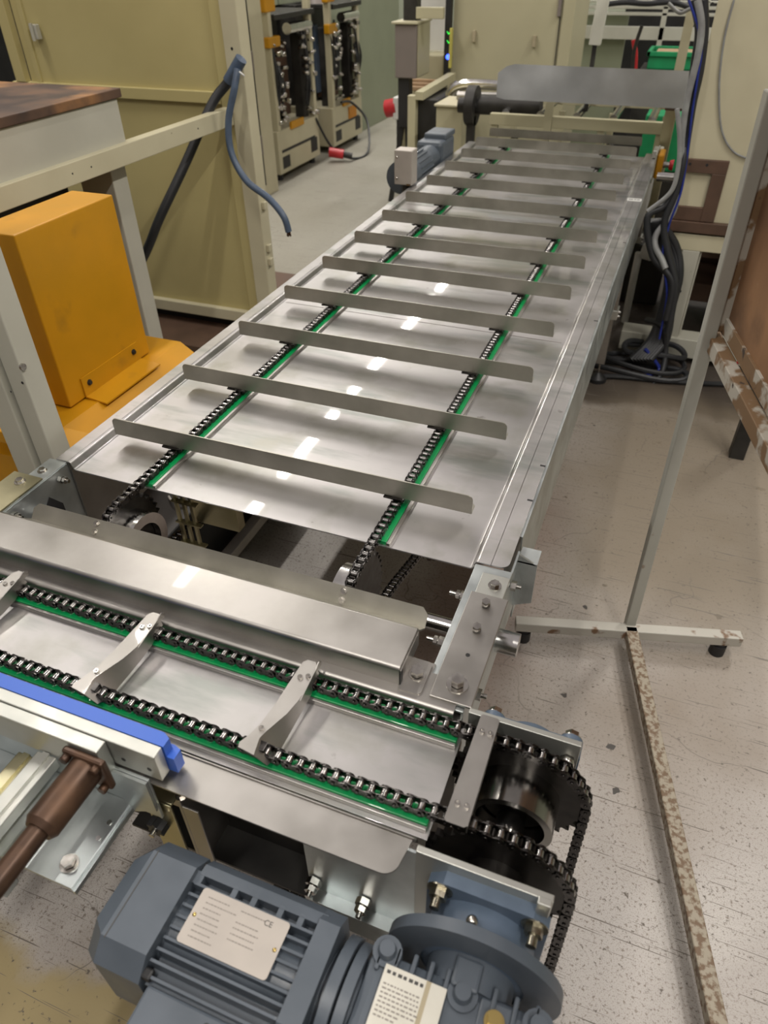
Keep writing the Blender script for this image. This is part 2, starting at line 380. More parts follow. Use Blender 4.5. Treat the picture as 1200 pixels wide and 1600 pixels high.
# ------------------------------------------------------------------ room shell
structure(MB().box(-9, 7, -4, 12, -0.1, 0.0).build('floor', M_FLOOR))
structure(MB().box(-9, 7, 12, 12.15, 0, 5.0).build('wall_back', M_WALL))
structure(MB().box(-9.15, -9, -4, 12, 0, 5.0).build('wall_left', M_WALL))
structure(MB().box(7, 7.15, -4, 12, 0, 5.0).build('wall_right', M_WALL))

# lamp housings over the lights
HS = None
ORDN = ['first', 'second', 'third', 'fourth', 'fifth', 'sixth']
for k, (x, y, z, sx, sy, lo_) in enumerate(LAMPS):
    if HS is None:
        hs = MB().box(-0.11, 0.11, -0.78, 0.78, 0.0, 0.05).build('lamp_housing', M_WHITE); HS = hs
    else:
        hs = HS.copy(); COL.objects.link(hs)
    hs.location = (x, y, z)
    tag(hs, 'white ceiling batten lamp, %s in the %s row of lamps' % (ORDN[k if k < 6 else k - 6 if k < 10 else 0], 'left' if k < 6 else 'right' if k < 10 else 'short middle'), 'lamp', 'ceiling batten lamps'); lo_['label'] = 'light of a ceiling batten'
    lo_.parent = hs; lo_.location = (0, 0, -0.02)

# ------------------------------------------------------------------ numbers shared by both conveyors
ZT = 0.80      # top of the chains
ZP = 0.785     # pitch line, long conveyor
ZF = 0.789     # flange level
ZD = 0.768     # deck level
PITCH = 0.01905
RS = PITCH / (2 * sin(pi / 35))
XL, XR = 0.169, 0.747          # chain lines, long conveyor
YS, ZS = -0.215, ZP - RS       # near shaft of the long conveyor
YA, YB = -0.512, -0.654        # chain lines, cross conveyor
XS = 1.145; ZP2 = 0.793; ZS2 = ZP2 - RS

def arc(c, r, a0, a1, n):
    return [(c[0] + r * cos(a0 + (a1 - a0) * i / n), c[1] + r * sin(a0 + (a1 - a0) * i / n)) for i in range(n + 1)]

# ------------------------------------------------------------------ long conveyor body
lc = thing('slat_conveyor', 'long stainless conveyor bed running away from the cross conveyor, with folded side flanges', 'conveyor', (0.47, 1.6, 0))
prof = [(-0.080, ZF), (-0.045, ZF)] + arc((-0.046, ZF - 0.009), 0.009, pi/2, 0.15, 4) + arc((-0.028, ZD + 0.006), 0.006, pi, 1.5*pi, 4) + [(0.945, ZD)] + arc((0.950, ZD + 0.006), 0.006, 1.5*pi, 2*pi, 4) + arc((0.966, ZF - 0.007), 0.007, pi, pi/2, 4) + [(0.992, ZF)]
YD0, YD1 = -0.128, 3.50
d = MB(); d.sheet(prof, 'y', YD0, YD1, 0.003); d.build('deck_plate', M_DECK, lc)
q_ = 0.018
MB().prism([(0.991, YD0), (1.026 - q_, YD0)] + arc((1.026 - q_, YD0 + q_), q_, -pi/2, 0, 6)[1:] + [(1.026, YD1), (0.991, YD1)], 'z', ZF - 0.003, ZF).build('outer_flange', M_DECK, lc)
# plate seams, rivets and slots lying in the deck
sm = MB()
for yy in (0.95, 2.2): sm.box(-0.02, 0.94, yy, yy + 0.0015, ZD, ZD + 0.0006)
sm.build('deck_seam', M_INKF, lc)
for xc in (XL, XR):
    MB().box(xc - 0.010, xc + 0.022, YD0 + 0.004, YD1 - 0.05, ZD, ZD + 0.0095, 0.0012).build('green_wear_rail', M_GREEN, lc, 'bright green plastic wear rail under the chain')
    MB().box(xc + 0.022, xc + 0.030, YD0 + 0.002, YD1 - 0.05, ZD, ZD + 0.008, 0.001).build('rail_holder', M_STEEL, lc)
# side rails
MB().sheet([(1.004, 0.545), (1.004, ZF - 0.004), (1.029, ZF - 0.004), (1.029, 0.545)][::-1], 'y', -0.02, YD1, 0.003).build('side_rail', M_GALV, lc)
MB().sheet([(-0.060, 0.62), (-0.060, ZF - 0.005), (-0.048, ZF - 0.005), (-0.048, 0.62)][::-1], 'y', -0.128, YD1, 0.003).build('side_rail', M_STEEL, lc)
s = MB()
for yy in (0.10, 0.24, 1.1, 1.9): s.box(1.014, 1.0265, yy, yy + 0.006, ZF - 0.001, ZF + 0.0003)
s.build('rail_slot', M_BLACK, lc)
# near end channels
MB().box(0.962, 1.036, -0.475, -0.130, 0.780, 0.785, 0.001).box(0.962, 0.966, -0.475, -0.130, 0.62, 0.781).box(1.032, 1.036, -0.475, -0.06, 0.62, 0.781).build('end_channel', M_GALV, lc, 'galvanised channel carrying the shaft at the near right corner')
MB().prism([(1.036, 0.785), (1.075, 0.765), (1.075, 0.66), (1.036, 0.64)], 'y', -0.075, -0.070).box(1.036, 1.075, -0.075, -0.03, 0.765, 0.769).build('corner_gusset', M_GALV, lc)
for (x, y) in ((0.967, -0.205), (0.962, -0.33)):
    b = MB(); b.cyl((x, y, 0.765), (x - 0.035, y, 0.765), 0.0045, 12).cyl((x - 0.002, y, 0.765), (x - 0.013, y, 0.765), 0.0095, 6).cyl((x - 0.015, y, 0.765), (x - 0.022, y, 0.765), 0.0085, 6).build('fixing_bolt', M_BOLT, lc)
for (y, z) in ((-0.395, 0.735), (-0.14, 0.76)):
    MB().cyl((1.034, y, z), (1.058, y, z), 0.0045, 12).cyl((1.038, y, z), (1.048, y, z), 0.0105, 6).build('fixing_bolt', M_BOLT, lc)
# near left channel with its inner plate
MB().box(-0.100, -0.050, -0.36, -0.128, 0.781, 0.786, 0.001).box(-0.053, -0.049, -0.40, -0.128, 0.55, 0.783).build('end_channel', M_GALV, lc, 'galvanised channel at the near left corner')
for (y, z) in ((-0.165, 0.762), (-0.315, 0.765)):
    b = MB(); b.cyl((-0.049, y, z), (-0.020, y, z), 0.0045, 12).cyl((-0.047, y, z), (-0.037, y, z), 0.0095, 6).cyl((-0.035, y, z), (-0.028, y, z), 0.0085, 6).build('fixing_bolt', M_BOLT, lc)
b = MB(); b.hexbolt((-0.078, -0.178, 0.786), (0, 0, 1), 0.008, 0.006)
b.build('fixing_bolt', M_BOLT, lc)
MB().prism([(-0.25, 0.70), (-0.21, 0.74), (-0.18, 0.70), (-0.18, 0.64), (-0.25, 0.64)], 'x', -0.0485, -0.0475).build('channel_opening', M_BLACK, lc)
MB().box(-0.046, -0.042, -0.128, 0.5, 0.55, 0.764).build('inner_side_plate', M_STEEL, lc)
MB().cyl((-0.042, -0.06, 0.735), (-0.036, -0.06, 0.735), 0.016, 20).build('side_plug', M_BLACK, lc)
# chain guide tower behind the left sprocket
g = MB()
for k in range(3): g.box(0.195 + k * 0.022, 0.203 + k * 0.022, -0.075, -0.068, 0.48, 0.752)
for k in range(4): g.box(0.190, 0.262, -0.080, -0.066, 0.50 + 0.065 * k, 0.504 + 0.065 * k)
g.build('chain_guide', M_OLIVE, lc)
MB().box(0.16, 0.30, 0.02, 0.05, 0.55, 0.765).build('guide_plate', M_OLIVE, lc)
# legs
def leg(x, y, near=False):
    L = MB(); L.box(x - 0.03, x + 0.03, y - 0.03, y + 0.03, 0.36, 0.766, 0.003); o = L.build('leg', M_STEEL, lc)
    L = MB(); L.box(x - 0.022, x + 0.022, y - 0.022, y + 0.022, 0.10, 0.40, 0.003); o2 = L.build('leg_extension', M_STEEL, lc)
    MB().box(x - 0.038, x + 0.038, y - 0.038, y + 0.038, 0.34, 0.385, 0.003).build('leg_clamp', M_ALU, lc)
    h = MB()
    for dz in (0.352, 0.373): h.hexbolt((x + 0.038, y - 0.015, dz), (1, 0, 0), 0.007, 0.008)
    h.build('clamp_bolt', M_BOLT, lc)
    MB().cyl((x, y, 0.02), (x, y, 0.11), 0.006, 10).cyl((x, y, 0.095), (x, y, 0.105), 0.012, 6).build('foot_spindle', M_BOLT, lc)
    MB().cyl((x, y, 0.0), (x, y, 0.018), 0.045, 24).cyl((x, y, 0.018), (x, y, 0.045), 0.04, 24, 0.012).build('foot', M_BLACK, lc)
leg(1.00, 2.23); leg(-0.01, 2.23); leg(1.005, -0.455); leg(-0.01, 0.9); leg(1.00, 3.35)
MB().box(0.02, 0.97, 2.21, 2.25, 0.55, 0.60, 0.003).build('cross_member', M_STEEL, lc)
MB().box(-0.02, 0.02, 0.0, 1.6, 0.08, 0.12, 0.003).build('floor_member', M_PLATE, lc, 'low beige tube near the floor under the deck')

# side plates on the near right channel
pt = thing('mounting_plate', 'long brushed steel plate bolted over the near right corner, large washer on it', 'plate', (1.012, -0.34, ZF))
MB().box(0.976, 1.047, -0.468, -0.214, 0.7885, 0.7935, 0.0012).build('plate', M_STEEL, pt)
for (x, y, r) in ((1.011, -0.242, 0.0085), (1.011, -0.306, 0.0085)):
    MB().hexbolt((x, y, 0.7935), (0, 0, 1), r, 0.0105, False).build('hex_bolt', M_BOLT, pt)
MB().cyl((1.013, -0.432, 0.7935), (1.013, -0.432, 0.7955), 0.0185, 30).hexbolt((1.013, -0.432, 0.7955), (0, 0, 1), 0.0115, 0.014, False).build('hex_bolt', M_BOLT, pt)
MB().cyl((1.012, -0.366, 0.7935), (1.012, -0.366, 0.7938), 0.004, 16).build('hole', M_BLACK, pt)
pt2 = thing('small_bracket', 'small bright bracket with one bolt at the corner of the long conveyor flange', 'bracket', (1.0, -0.18, 0.785))
MB().box(0.982, 1.036, -0.222, -0.152, 0.7855, 0.7885, 0.001).build('plate', M_ALU, pt2)
MB().hexbolt((1.013, -0.182, 0.7885), (0, 0, 1), 0.009, 0.008).build('hex_bolt', M_BOLT, pt2)
# left olive plate
pl = thing('olive_plate', 'olive tinted steel plate with two bolts at the near left corner', 'plate', (-0.09, -0.27, 0.786))
MB().box(-0.135, -0.052, -0.345, -0.205, 0.787, 0.791, 0.001).build('plate', M_OLIVE, pl)
for (x, y) in ((-0.09, -0.235), (-0.098, -0.315)):
    MB().hexbolt((x, y, 0.791), (0, 0, 1), 0.009, 0.007).build('hex_bolt', M_BOLT, pl)
tag(MB().box(-0.16, -0.052, -0.50, -0.40, 0.765, 0.789, 0.002).build('yellow_block', M_YELLOW), 'small yellow painted block under the left end of the transfer cover', 'block')

# ------------------------------------------------------------------ chains
def link_meshes(w=1.0):
    out = []
    for kind in (0, 1):
        m = MB(); hh = 0.0082; p = PITCH
        y0, y1 = ((0.0059, 0.0078), (0.0084, 0.0104))[kind]
        n = 7; pts = []
        for i in range(n + 1):
            a = pi/2 + pi * i / n; pts.append((hh * cos(a), hh * sin(a)))
        pts.append((p * 0.5, -hh * 0.72))
        for i in range(n + 1):
            a = -pi/2 + pi * i / n; pts.append((p + hh * cos(a), hh * sin(a)))
        pts.append((p * 0.5, hh * 0.72))
        for sg in (-1, 1):
            m.prism(pts, 'y', sg * y0, sg * y1)
            if kind == 1:
                for q in (0, p): m.cyl((q, sg * y1, 0), (q, sg * (y1 + 0.0016), 0), 0.0028, 8)
        bmesh.ops.recalc_face_normals(m.bm, faces=m.bm.faces)
        if kind == 0:
            nf = len(m.bm.faces)
            for q in (0, p): m.cyl((q, -0.0059, 0), (q, 0.0059, 0), 0.0060, 12, caps=False)
        me = bpy.data.meshes.new(('inner_link', 'outer_link')[kind])
        if kind == 0:
            m.bm.faces.ensure_lookup_table()
            for i in range(nf, len(m.bm.faces)): m.bm.faces[i].material_index = 1
        m.bm.to_mesh(me); m.bm.free()
        me.materials.append(M_CHAIN); me.materials.append(M_ROLL)
        out.append(me)
    return out
LINKS = link_meshes()
def chain(path, plane, off, label, start=0.0, maxparts=10**6, group=None):
    """path: list of 2D points (a, z); plane 'y': chain runs in the y-z plane at x = off; 'x': in the x-z plane at y = off."""
    root = thing('roller_chain', label, 'chain', (off, path[0][0], path[0][1]) if plane == 'y' else (path[0][0], off, path[0][1]), group)
    seg = []; tot = 0
    for i in range(len(path) - 1):
        L = math.dist(path[i], path[i+1]); seg.append((tot, L, path[i], path[i+1])); tot += L
    def P(s):
        for (t, L, a, b) in seg:
            if s <= t + L: break
        k = (s - t) / L
        return (a[0] + (b[0] - a[0]) * k, a[1] + (b[1] - a[1]) * k)
    n = int((tot - start) / PITCH) - 1; inv = Matrix.Translation(-Vector(root.location)); cnt = [0, 0]; rest = bmesh.new()
    for i in range(n):
        a = P(start + i * PITCH); b = P(start + (i + 1) * PITCH)
        if plane == 'y':
            A = Vector((off, a[0], a[1])); B = Vector((off, b[0], b[1])); yv = Vector((1, 0, 0))
        else:
            A = Vector((a[0], off, a[1])); B = Vector((b[0], off, b[1])); yv = Vector((0, 1, 0))
        xv = (B - A).normalized(); zv = xv.cross(yv)
        M = Matrix(((xv.x, yv.x, zv.x, A.x), (xv.y, yv.y, zv.y, A.y), (xv.z, yv.z, zv.z, A.z), (0,0,0,1)))
        k = i % 2
        if cnt[k] < maxparts:
            o = bpy.data.objects.new(LINKS[k].name, LINKS[k]); COL.objects.link(o); o.parent = root
            o.matrix_local = inv @ M; cnt[k] += 1
        else:
            t = bmesh.new(); t.from_mesh(LINKS[k]); bmesh.ops.transform(t, matrix=inv @ M, verts=t.verts)
            tm = bpy.data.meshes.new('t'); t.to_mesh(tm); t.free(); rest.from_mesh(tm); bpy.data.meshes.remove(tm)
    if len(rest.verts):
        me = bpy.data.meshes.new('far_links'); rest.to_mesh(me); me.materials.append(M_CHAIN); me.materials.append(M_ROLL)
        o = bpy.data.objects.new('far_links', me); COL.objects.link(o); o.parent = root; o['kind'] = 'stuff'
    rest.free()
    return root
# long chains: from under the sprocket, round it, then away along the deck
bot = [(1.6, 0.40), (0.9, 0.40), (0.45, 0.43), (0.164, 0.494), (-0.02, 0.552), (-0.12, 0.574)]
wrap = [(YS + RS * cos(a), ZS + RS * sin(a)) for a in [radians(-90 - i * 5) for i in range(0, 37)]]
lpath = bot[2:] + wrap + [(3.45, ZP)]
LB = sum(math.dist((bot[2:] + wrap)[i], (bot[2:] + wrap)[i+1]) for i in range(len(bot[2:] + wrap) - 1))
for xc, nm in ((XL, 'left'), (XR, 'right')):
    chain(lpath, 'y', xc, 'dark roller chain along the %s side of the long conveyor deck' % nm, 0.003, 50)
# cross chains
xp = [(-0.62, ZP2), (XS, ZP2)] + arc((XS, ZS2), RS, pi/2, 0, 18)[1:] + [(XS + RS + 0.004, 0.45)] + arc((XS + 0.035, 0.36), 0.075, 0, -pi/2, 8) + [(0.7, 0.275)]
chain(xp, 'x', YA, 'dark roller chain of the cross conveyor nearest the transfer cover', 0.0)
chain(xp, 'x', YB, 'dark roller chain of the cross conveyor partly behind the blue bar', 0.008)

# ------------------------------------------------------------------ sprockets and shafts
def sprocket_outline(n=35, ro=None, rr=None):
    ro = RS + 0.0045; rr = RS - 0.0058; pts = []
    for i in range(n):
        a = 2 * pi * i / n; w = 2 * pi / n
        pts += [(rr, a - w * 0.24), (rr, a + w * 0.24), (RS, a + w * 0.34), (ro, a + w * 0.46), (ro, a + w * 0.54), (RS, a + w * 0.66)]
    return [(r * cos(a), r * sin(a)) for r, a in pts]
SO = sprocket_outline()
def shaft_long():
    t = thing('sprocket_shaft', 'ground steel shaft with two sprockets across the near end of the long conveyor', 'shaft', (0.5, YS, ZS))
    MB().cyl((-0.04, YS, ZS), (1.04, YS, ZS), 0.0175, 28).build('shaft', M_BRIGHT, t)
    MB().cyl((1.036, YS, ZS), (1.078, YS, ZS), 0.024, 32).build('shaft_end', M_BRIGHT, t)
    for xc, sg in ((XL, 1), (XR, -1)):
        MB().prism([(YS + p[0], ZS + p[1]) for p in SO], 'x', xc - 0.0055, xc + 0.0055).build('sprocket', M_SPROCK, t)
        MB().ring((xc + sg * 0.0055, YS, ZS), (xc + sg * 0.048, YS, ZS), 0.074, 0.050, 48).build('sprocket_rim', M_BRIGHT, t)
        MB().cyl((xc + sg * 0.0055, YS, ZS), (xc + sg * 0.03, YS, ZS), 0.049, 40).build('hub', M_SPROCK, t)
    return t
shaft_long()
MB_ = None
st = thing('drive_shaft', 'drive shaft at the right end of the cross conveyor carrying two big dark sprockets', 'shaft', (XS, -0.58, ZS2))
MB().cyl((XS, -0.705, ZS2), (XS, -0.44, ZS2), 0.0225, 32).build('shaft', M_BRIGHT, st)
for yc in (YA, YB):
    MB().prism([(XS + p[0], ZS2 + p[1]) for p in SO], 'y', yc - 0.0055, yc + 0.0055).build('sprocket', M_SPROCK, st)
MB().ring((XS, YA - 0.0055, ZS2), (XS, YA - 0.066, ZS2), 0.066, 0.054, 56).build('drum_hub', M_DRUM, st)
MB().cyl((XS, YA - 0.0055, ZS2), (XS, YA - 0.035, ZS2), 0.0505, 40).build('inner_hub', M_SPROCK, st)
MB().cyl((XS, YB - 0.0055, ZS2), (XS, YB - 0.03, ZS2), 0.045, 40).build('near_hub', M_SPROCK, st)
MB().ring((XS, YB + 0.0055, ZS2), (XS, YB + 0.018, ZS2), 0.037, 0.0226, 40).build('near_collar', M_BRIGHT, st)

# ------------------------------------------------------------------ flights of the long conveyor
def make_flight():
    root = bpy.data.objects.new('flight_bar', None); COL.objects.link(root); root.empty_display_size = 0.05
    H = 0.0465; r = 0.013
    pts = [(0, 0), (0.916, 0), (0.916, H - r)] + arc((0.916 - r, H - r), r, 0, pi/2, 5)[1:] + arc((r, H - r), r, pi/2, pi, 5)
    m = MB(); m.prism(pts, 'y', -0.0015, 0.0015)
    m.build('upright_plate', M_FLIGHT, root)
    m = MB(); q = 0.012
    pp = [(0, 0), (0.916, 0), (0.916, 0.038 - q), (0.916 - q, 0.038), (q, 0.038), (0, 0.038 - q)]
    m.prism(pp, 'z', 0, 0.0025); m.build('foot_plate', M_FLIGHT, root)
    for xc in (XL, XR):
        MB().box(xc - 0.012, xc + 0.026 - 0.012, -0.008, 0.030, -0.0045, 0, 0.0008).box(xc - 0.030, xc - 0.012, -0.006, 0.006, -0.005, -0.001).build('chain_lug', M_CHAIN, root, 'dark attachment lug bolted to the chain')
        b = MB()
        for yy in (0.010, 0.028): b.hexbolt((xc, yy, 0.0025), (0, 0, 1), 0.0048, 0.004)
        b.build('lug_bolt', M_BOLT, root)
    return root
ORD = ['first', 'second', 'third', 'fourth', 'fifth', 'sixth', 'seventh', 'eighth', 'ninth', 'tenth', 'eleventh', 'last']
fl = make_flight(); FY = 0.33270173 * 0.916
for i in range(12):
    o = fl if i == 0 else copy_tree(fl)
    o.location = (0, i * FY, ZT)
    tag(o, '%s upright steel flight bar from the near end of the long conveyor deck%s' % (ORD[i], ''), 'flight bar', 'flight bars across the long conveyor')
o = copy_tree(fl)
o.rotation_euler = (radians(49), 0, 0); o.location = (0, -0.308, 0.762)
tag(o, 'flight bar tipped over the near sprockets, lying along the transfer cover', 'flight bar', 'flight bars across the long conveyor')
# the one past the far end
o = copy_tree(fl); o.location = (0, 12 * FY + 0.02, ZT - 0.01)
tag(o, 'flight bar hanging just beyond the far end of the long conveyor deck', 'flight bar', 'flight bars across the long conveyor')

# ------------------------------------------------------------------ cross conveyor body
cc = thing('cross_conveyor', 'near cross conveyor bed of folded steel with two chain tracks', 'conveyor', (0.3, -0.58, 0))
ye = [(-0.757, ZF), (-0.700, ZF)] + arc((-0.701, ZF - 0.008), 0.008, pi/2, 0.1, 4) + arc((-0.686, ZD + 0.005), 0.005, pi, 1.5*pi, 4) + [(-0.492, ZD)] + arc((-0.492, ZD + 0.004), 0.004, 1.5*pi, 2*pi, 4) + arc((-0.480, ZF - 0.008), 0.008, pi, pi/2, 4) + [(-0.42, ZF)]
MB().sheet(ye[13:], 'x', -0.62, 1.022, 0.003).build('far_side_sheet', M_STEEL, cc)
MB().box(-0.62, 1.045, -0.684, -0.491, ZD - 0.003, ZD, 0.0005).build('deck_plate', M_DECK, cc)
# near flange with rounded outer corner
r = 0.022
fp = [(-0.62, -0.757), (1.024 - r, -0.757)] + arc((1.024 - r, -0.757 + r), r, -pi/2, 0, 6)[1:] + [(1.030, -0.697), (-0.62, -0.697)]
MB().prism(fp, 'z', ZF - 0.003, ZF).build('near_flange', M_STEEL, cc)
MB().sheet(ye[1:11], 'x', -0.62, 1.034, 0.003).build('near_fold', M_STEEL, cc)
MB().box(0.62, 0.6215, -0.756, -0.70, ZF, ZF + 0.0004).build('flange_seam', M_INKF, cc)
for yc in (YA, YB):
    MB().box(-0.62, 1.040, yc - 0.0160, yc + 0.011, ZD, ZD + 0.0125, 0.0015).build('green_wear_rail', M_GREEN, cc, 'bright green plastic wear rail under the chain')
    MB().box(-0.62, 1.040, yc - 0.0220, yc - 0.0160, ZD, ZD + 0.010, 0.001).build('rail_holder', M_STEEL, cc)
# end plates that carry the bearings
MB().box(1.040, 1.224, -0.7185, -0.7085, 0.52, 0.800, 0.0012).build('end_plate', M_ALU, cc)
MB().box(1.046, 1.222, -0.482, -0.472, 0.58, 0.800, 0.0012).build('end_plate', M_ALU, cc)
MB().box(1.205, 1.222, -0.7285, -0.7185, 0.775, 0.806, 0.001).build('plate_lug', M_ALU, cc)
# side panels under the near flange
MB().box(0.86, 1.05, -0.715, -0.711, 0.42, 0.786).build('side_panel', M_GALV, cc)
MB().box(0.86, 1.05, -0.735, -0.711, 0.537, 0.541).build('panel_lip', M_GALV, cc)
MB().box(-0.60, 0.86, -0.660, -0.656, 0.40, 0.765).build('inner_panel', M_DARK, cc)
MB().box(0.50, 0.86, -0.72, -0.656, 0.50, 0.506).build('panel_lip', M_DARK, cc)
MB().box(0.53, 0.62, -0.700, -0.66, 0.60, 0.76, 0.002).build('hanger_plate', M_STEEL, cc)
for (x, z) in ((0.872, 0.575), (0.958, 0.575)):
    k = MB(); k.cyl((x, -0.715, z), (x, -0.745, z), 0.005, 10).cyl((x, -0.717, z), (x, -0.727, z), 0.013, 6).cyl((x, -0.729, z), (x, -0.737, z), 0.010, 6)
    k.build('panel_bolt', M_BOLT, cc)
MB().box(0.0, 0.05, -0.69, -0.46, 0.0, 0.40, 0.003).build('leg', M_STEEL, cc)
MB().box(0.98, 1.03, -0.70, -0.66, 0.0, 0.52, 0.003).build('leg', M_STEEL, cc)
MB().box(1.012, 1.038, -0.500, -0.470, 0.0, 0.70, 0.002).build('leg', M_STEEL, cc)
MB().box(1.046, 1.15, -0.705, -0.485, 0.775 - 0.25, 0.53, 0.002).build('end_tray', M_STEEL, cc)

# carriers on the cross conveyor
def make_carrier(curved=True):
    root = bpy.data.objects.new('carrier_bracket', None); COL.objects.link(root); root.empty_display_size = 0.04
    z0 = 0.0; th = 0.0025
    if curved:
        R_ = [(0.022, 0.018), (0.024, 0.006), (0.024, -0.02), (0.022, -0.05), (0.016, -0.080), (0.006, -0.106), (0.000, -0.122), (-0.003, -0.134), (0.003, -0.162)]
        L_ = [(0.014, 0.028), (0.000, 0.028), (-0.006, 0.020), (-0.008, -0.02), (-0.010, -0.07), (-0.014, -0.11), (-0.021, -0.135), (-0.028, -0.150), (-0.026, -0.158)]
        m = MB(); m.prism(L_ + R_[::-1], 'z', z0, z0 + th); m.build('top_plate', M_STEEL, root)
        m = MB(); B_ = []
        for i, (x, y) in enumerate(R_):
            f = min(1, max(0, (0.0 - y) / 0.03)); f2 = min(1, max(0, (y + 0.165) / 0.03)); g = min(f, f2)
            dz = 0.012 + 0.017 * g
            B_.append((max(x, 0.022 - 0.0) + 0.002, y, z0 - dz if 0 < i else z0 - 0.012))
        A = [m.bm.verts.new((x, y, z0 + th)) for x, y in R_]; B = [m.bm.verts.new(p) for p in B_]
        A2 = [m.bm.verts.new((x - 0.0022, y, z0)) for x, y in R_]; B2 = [m.bm.verts.new((p[0] - 0.0022, p[1], p[2])) for p in B_]
        n = len(A)
        for i in range(n - 1):
            m.bm.faces.new((A[i], A[i+1], B[i+1], B[i])).smooth = True; m.bm.faces.new((A2[i+1], A2[i], B2[i], B2[i+1])).smooth = True
            m.bm.faces.new((B[i], B[i+1], B2[i+1], B2[i])); m.bm.faces.new((A[i+1], A[i], A2[i], A2[i+1]))
        m.bm.faces.new((A[0], B[0], B2[0], A2[0])); m.bm.faces.new((A[-1], A2[-1], B2[-1], B[-1]))
        m.build('side_web', M_STEEL, root)
        # upright ear at the far end
        m = MB(); m.prism([(0.002, 0.0), (0.028, 0.0), (0.030, 0.008), (0.022, 0.014), (0.010, 0.010), (-0.05, 0.0005), (-0.05, 0.0)], 'x', 0.0225, 0.0245); m.build('ear', M_STEEL, root)
        bolts = [(0.004, -0.010), (0.016, -0.004), (-0.008, -0.118)]
    else:
        m = MB(); m.prism([(-0.010, 0.027), (-0.013, 0.024), (-0.017, -0.154), (-0.013, -0.158), (0.012, -0.158), (0.016, -0.154), (0.016, 0.024), (0.013, 0.027)], 'z', z0, z0 + th); m.build('top_plate', M_STEEL, root)
        m = MB(); m.box(0.0145, 0.0165, -0.155, 0.025, z0 - 0.016, z0 + th - 0.0003); m.build('side_web', M_STEEL, root)
        bolts = [(-0.004, -0.004), (0.009, -0.004), (-0.006, -0.128), (0.007, -0.128)]
    for (x, y) in bolts:
        b = MB(); b.ring((x, y, z0 + th), (x, y, z0 + th + 0.0035), 0.0042, 0.0019, 16).cyl((x, y, z0 + th), (x, y, z0 + th + 0.0015), 0.0019, 6).build('socket_screw', M_BOLT, root)
    for yc in (0.0, -0.142):
        MB().box(-0.010, 0.012, yc - 0.008, yc + 0.008, z0 - 0.010, z0 - 0.0001, 0.001).build('chain_lug', M_CHAIN, root)
    return root
c1 = make_carrier(True); spots = [(0.767, 'carrier bracket across both cross chains, in front of the transfer cover tab'), (0.457, 'carrier bracket across both cross chains, beside the right end of the blue bar'), (0.147, 'carrier bracket cut off by the left edge of the photo')]
for i, (x, lb) in enumerate(spots):
    o = c1 if i == 0 else copy_tree(c1)
    o.location = (x, YA, 0.8085); tag(o, lb, 'bracket', 'carrier brackets on the cross conveyor')
o = make_carrier(False); o.location = (1.080, YA, 0.8085)
tag(o, 'straight carrier bracket with four screws where the cross chains reach the big sprockets', 'bracket', 'carrier brackets on the cross conveyor')

# ------------------------------------------------------------------ transfer cover between the conveyors
tc_ = thing('transfer_cover', 'long folded steel cover box lying between the two conveyors', 'cover', (0.2, -0.42, ZF))
bp_ = [(-0.463, ZF), (-0.463, 0.823)] + arc((-0.456, 0.823), 0.007, pi, pi/2, 4)[1:] + [(-0.372, 0.83)] + arc((-0.372, 0.824), 0.006, pi/2, 0, 4)[1:] + [(-0.366, ZF)]
m = MB(); m.prism(bp_, 'x', -0.62, 0.922, True); m.build('cover_box', M_STEEL, tc_)
MB().box(0.9225, 0.9245, -0.460, -0.370, 0.789, 0.822).build('end_cap', M_STEEL, tc_)
MB().box(0.9236, 0.9250, -0.464, -0.452, 0.789, 0.820, 0.0005).build('end_shadow_gap', M_BLACK, tc_, 'black strip drawn as the shadow gap at the corner of the cover')  # solid black strip paints the shade of the corner gap
r = 0.008
MB().prism([(0.924, -0.472), (0.962 - r, -0.472)] + arc((0.962 - r, -0.472 + r), r, -pi/2, 0, 4)[1:] + arc((0.962 - r, -0.402 - r), r, 0, pi/2, 4) + [(0.924, -0.402)], 'z', 0.789, 0.792).build('tab', M_STEEL, tc_)
MB().cyl((0.944, -0.434, 0.792), (0.944, -0.434, 0.794), 0.0145, 26).hexbolt((0.944, -0.434, 0.794), (0, 0, 1), 0.0115, 0.010, False).build('tab_bolt', M_BOLT, tc_)
MB().box(0.93, 0.966, -0.48, -0.40, 0.62, 0.7885).build('cover_support', M_STEEL, tc_)

# ------------------------------------------------------------------ flange bearing (far)
def bearing(loc, sy, label):
    x, y, z = loc
    t = thing('flange_bearing', label, 'bearing', (x, y, z - 0.085))
    h = 0.080; c = 0.026
    sq = [(-h, -h + c), (-h + c, -h), (h - c, -h), (h, -h + c), (h, h - c), (h - c, h), (-h + c, h), (-h, h - c)]
    MB().prism([(x + p[0], z + p[1]) for p in sq], 'y', y, y + sy * 0.016).build('housing_flange', M_BEAR, t)
    MB().cyl((x, y + sy * 0.015, z), (x, y + sy * 0.045, z), 0.062, 36, 0.048).build('housing_boss', M_BEAR, t)
    for sx in (-1, 1):
        for sz in (-1, 1):
            px, pz = x + sx * 0.062, z + sz * 0.062
            MB().cyl((px, y + sy * 0.014, pz), (px, y + sy * 0.024, pz), 0.018, 20).build('bolt_boss', M_BEAR, t)
            MB().hexbolt((px, y + sy * 0.024, pz), (0, sy, 0), 0.012, 0.012).build('flange_bolt', M_BOLT, t)
            MB().cyl((px, y - sy * 0.010, pz), (px, y - sy * 0.022, pz), 0.012, 6).build('flange_nut', M_BOLT, t)
    return t
bearing((XS, -0.472, ZS2 + 0.012), 1, 'blue grey square flange bearing bolted outside the far end plate of the cross conveyor')

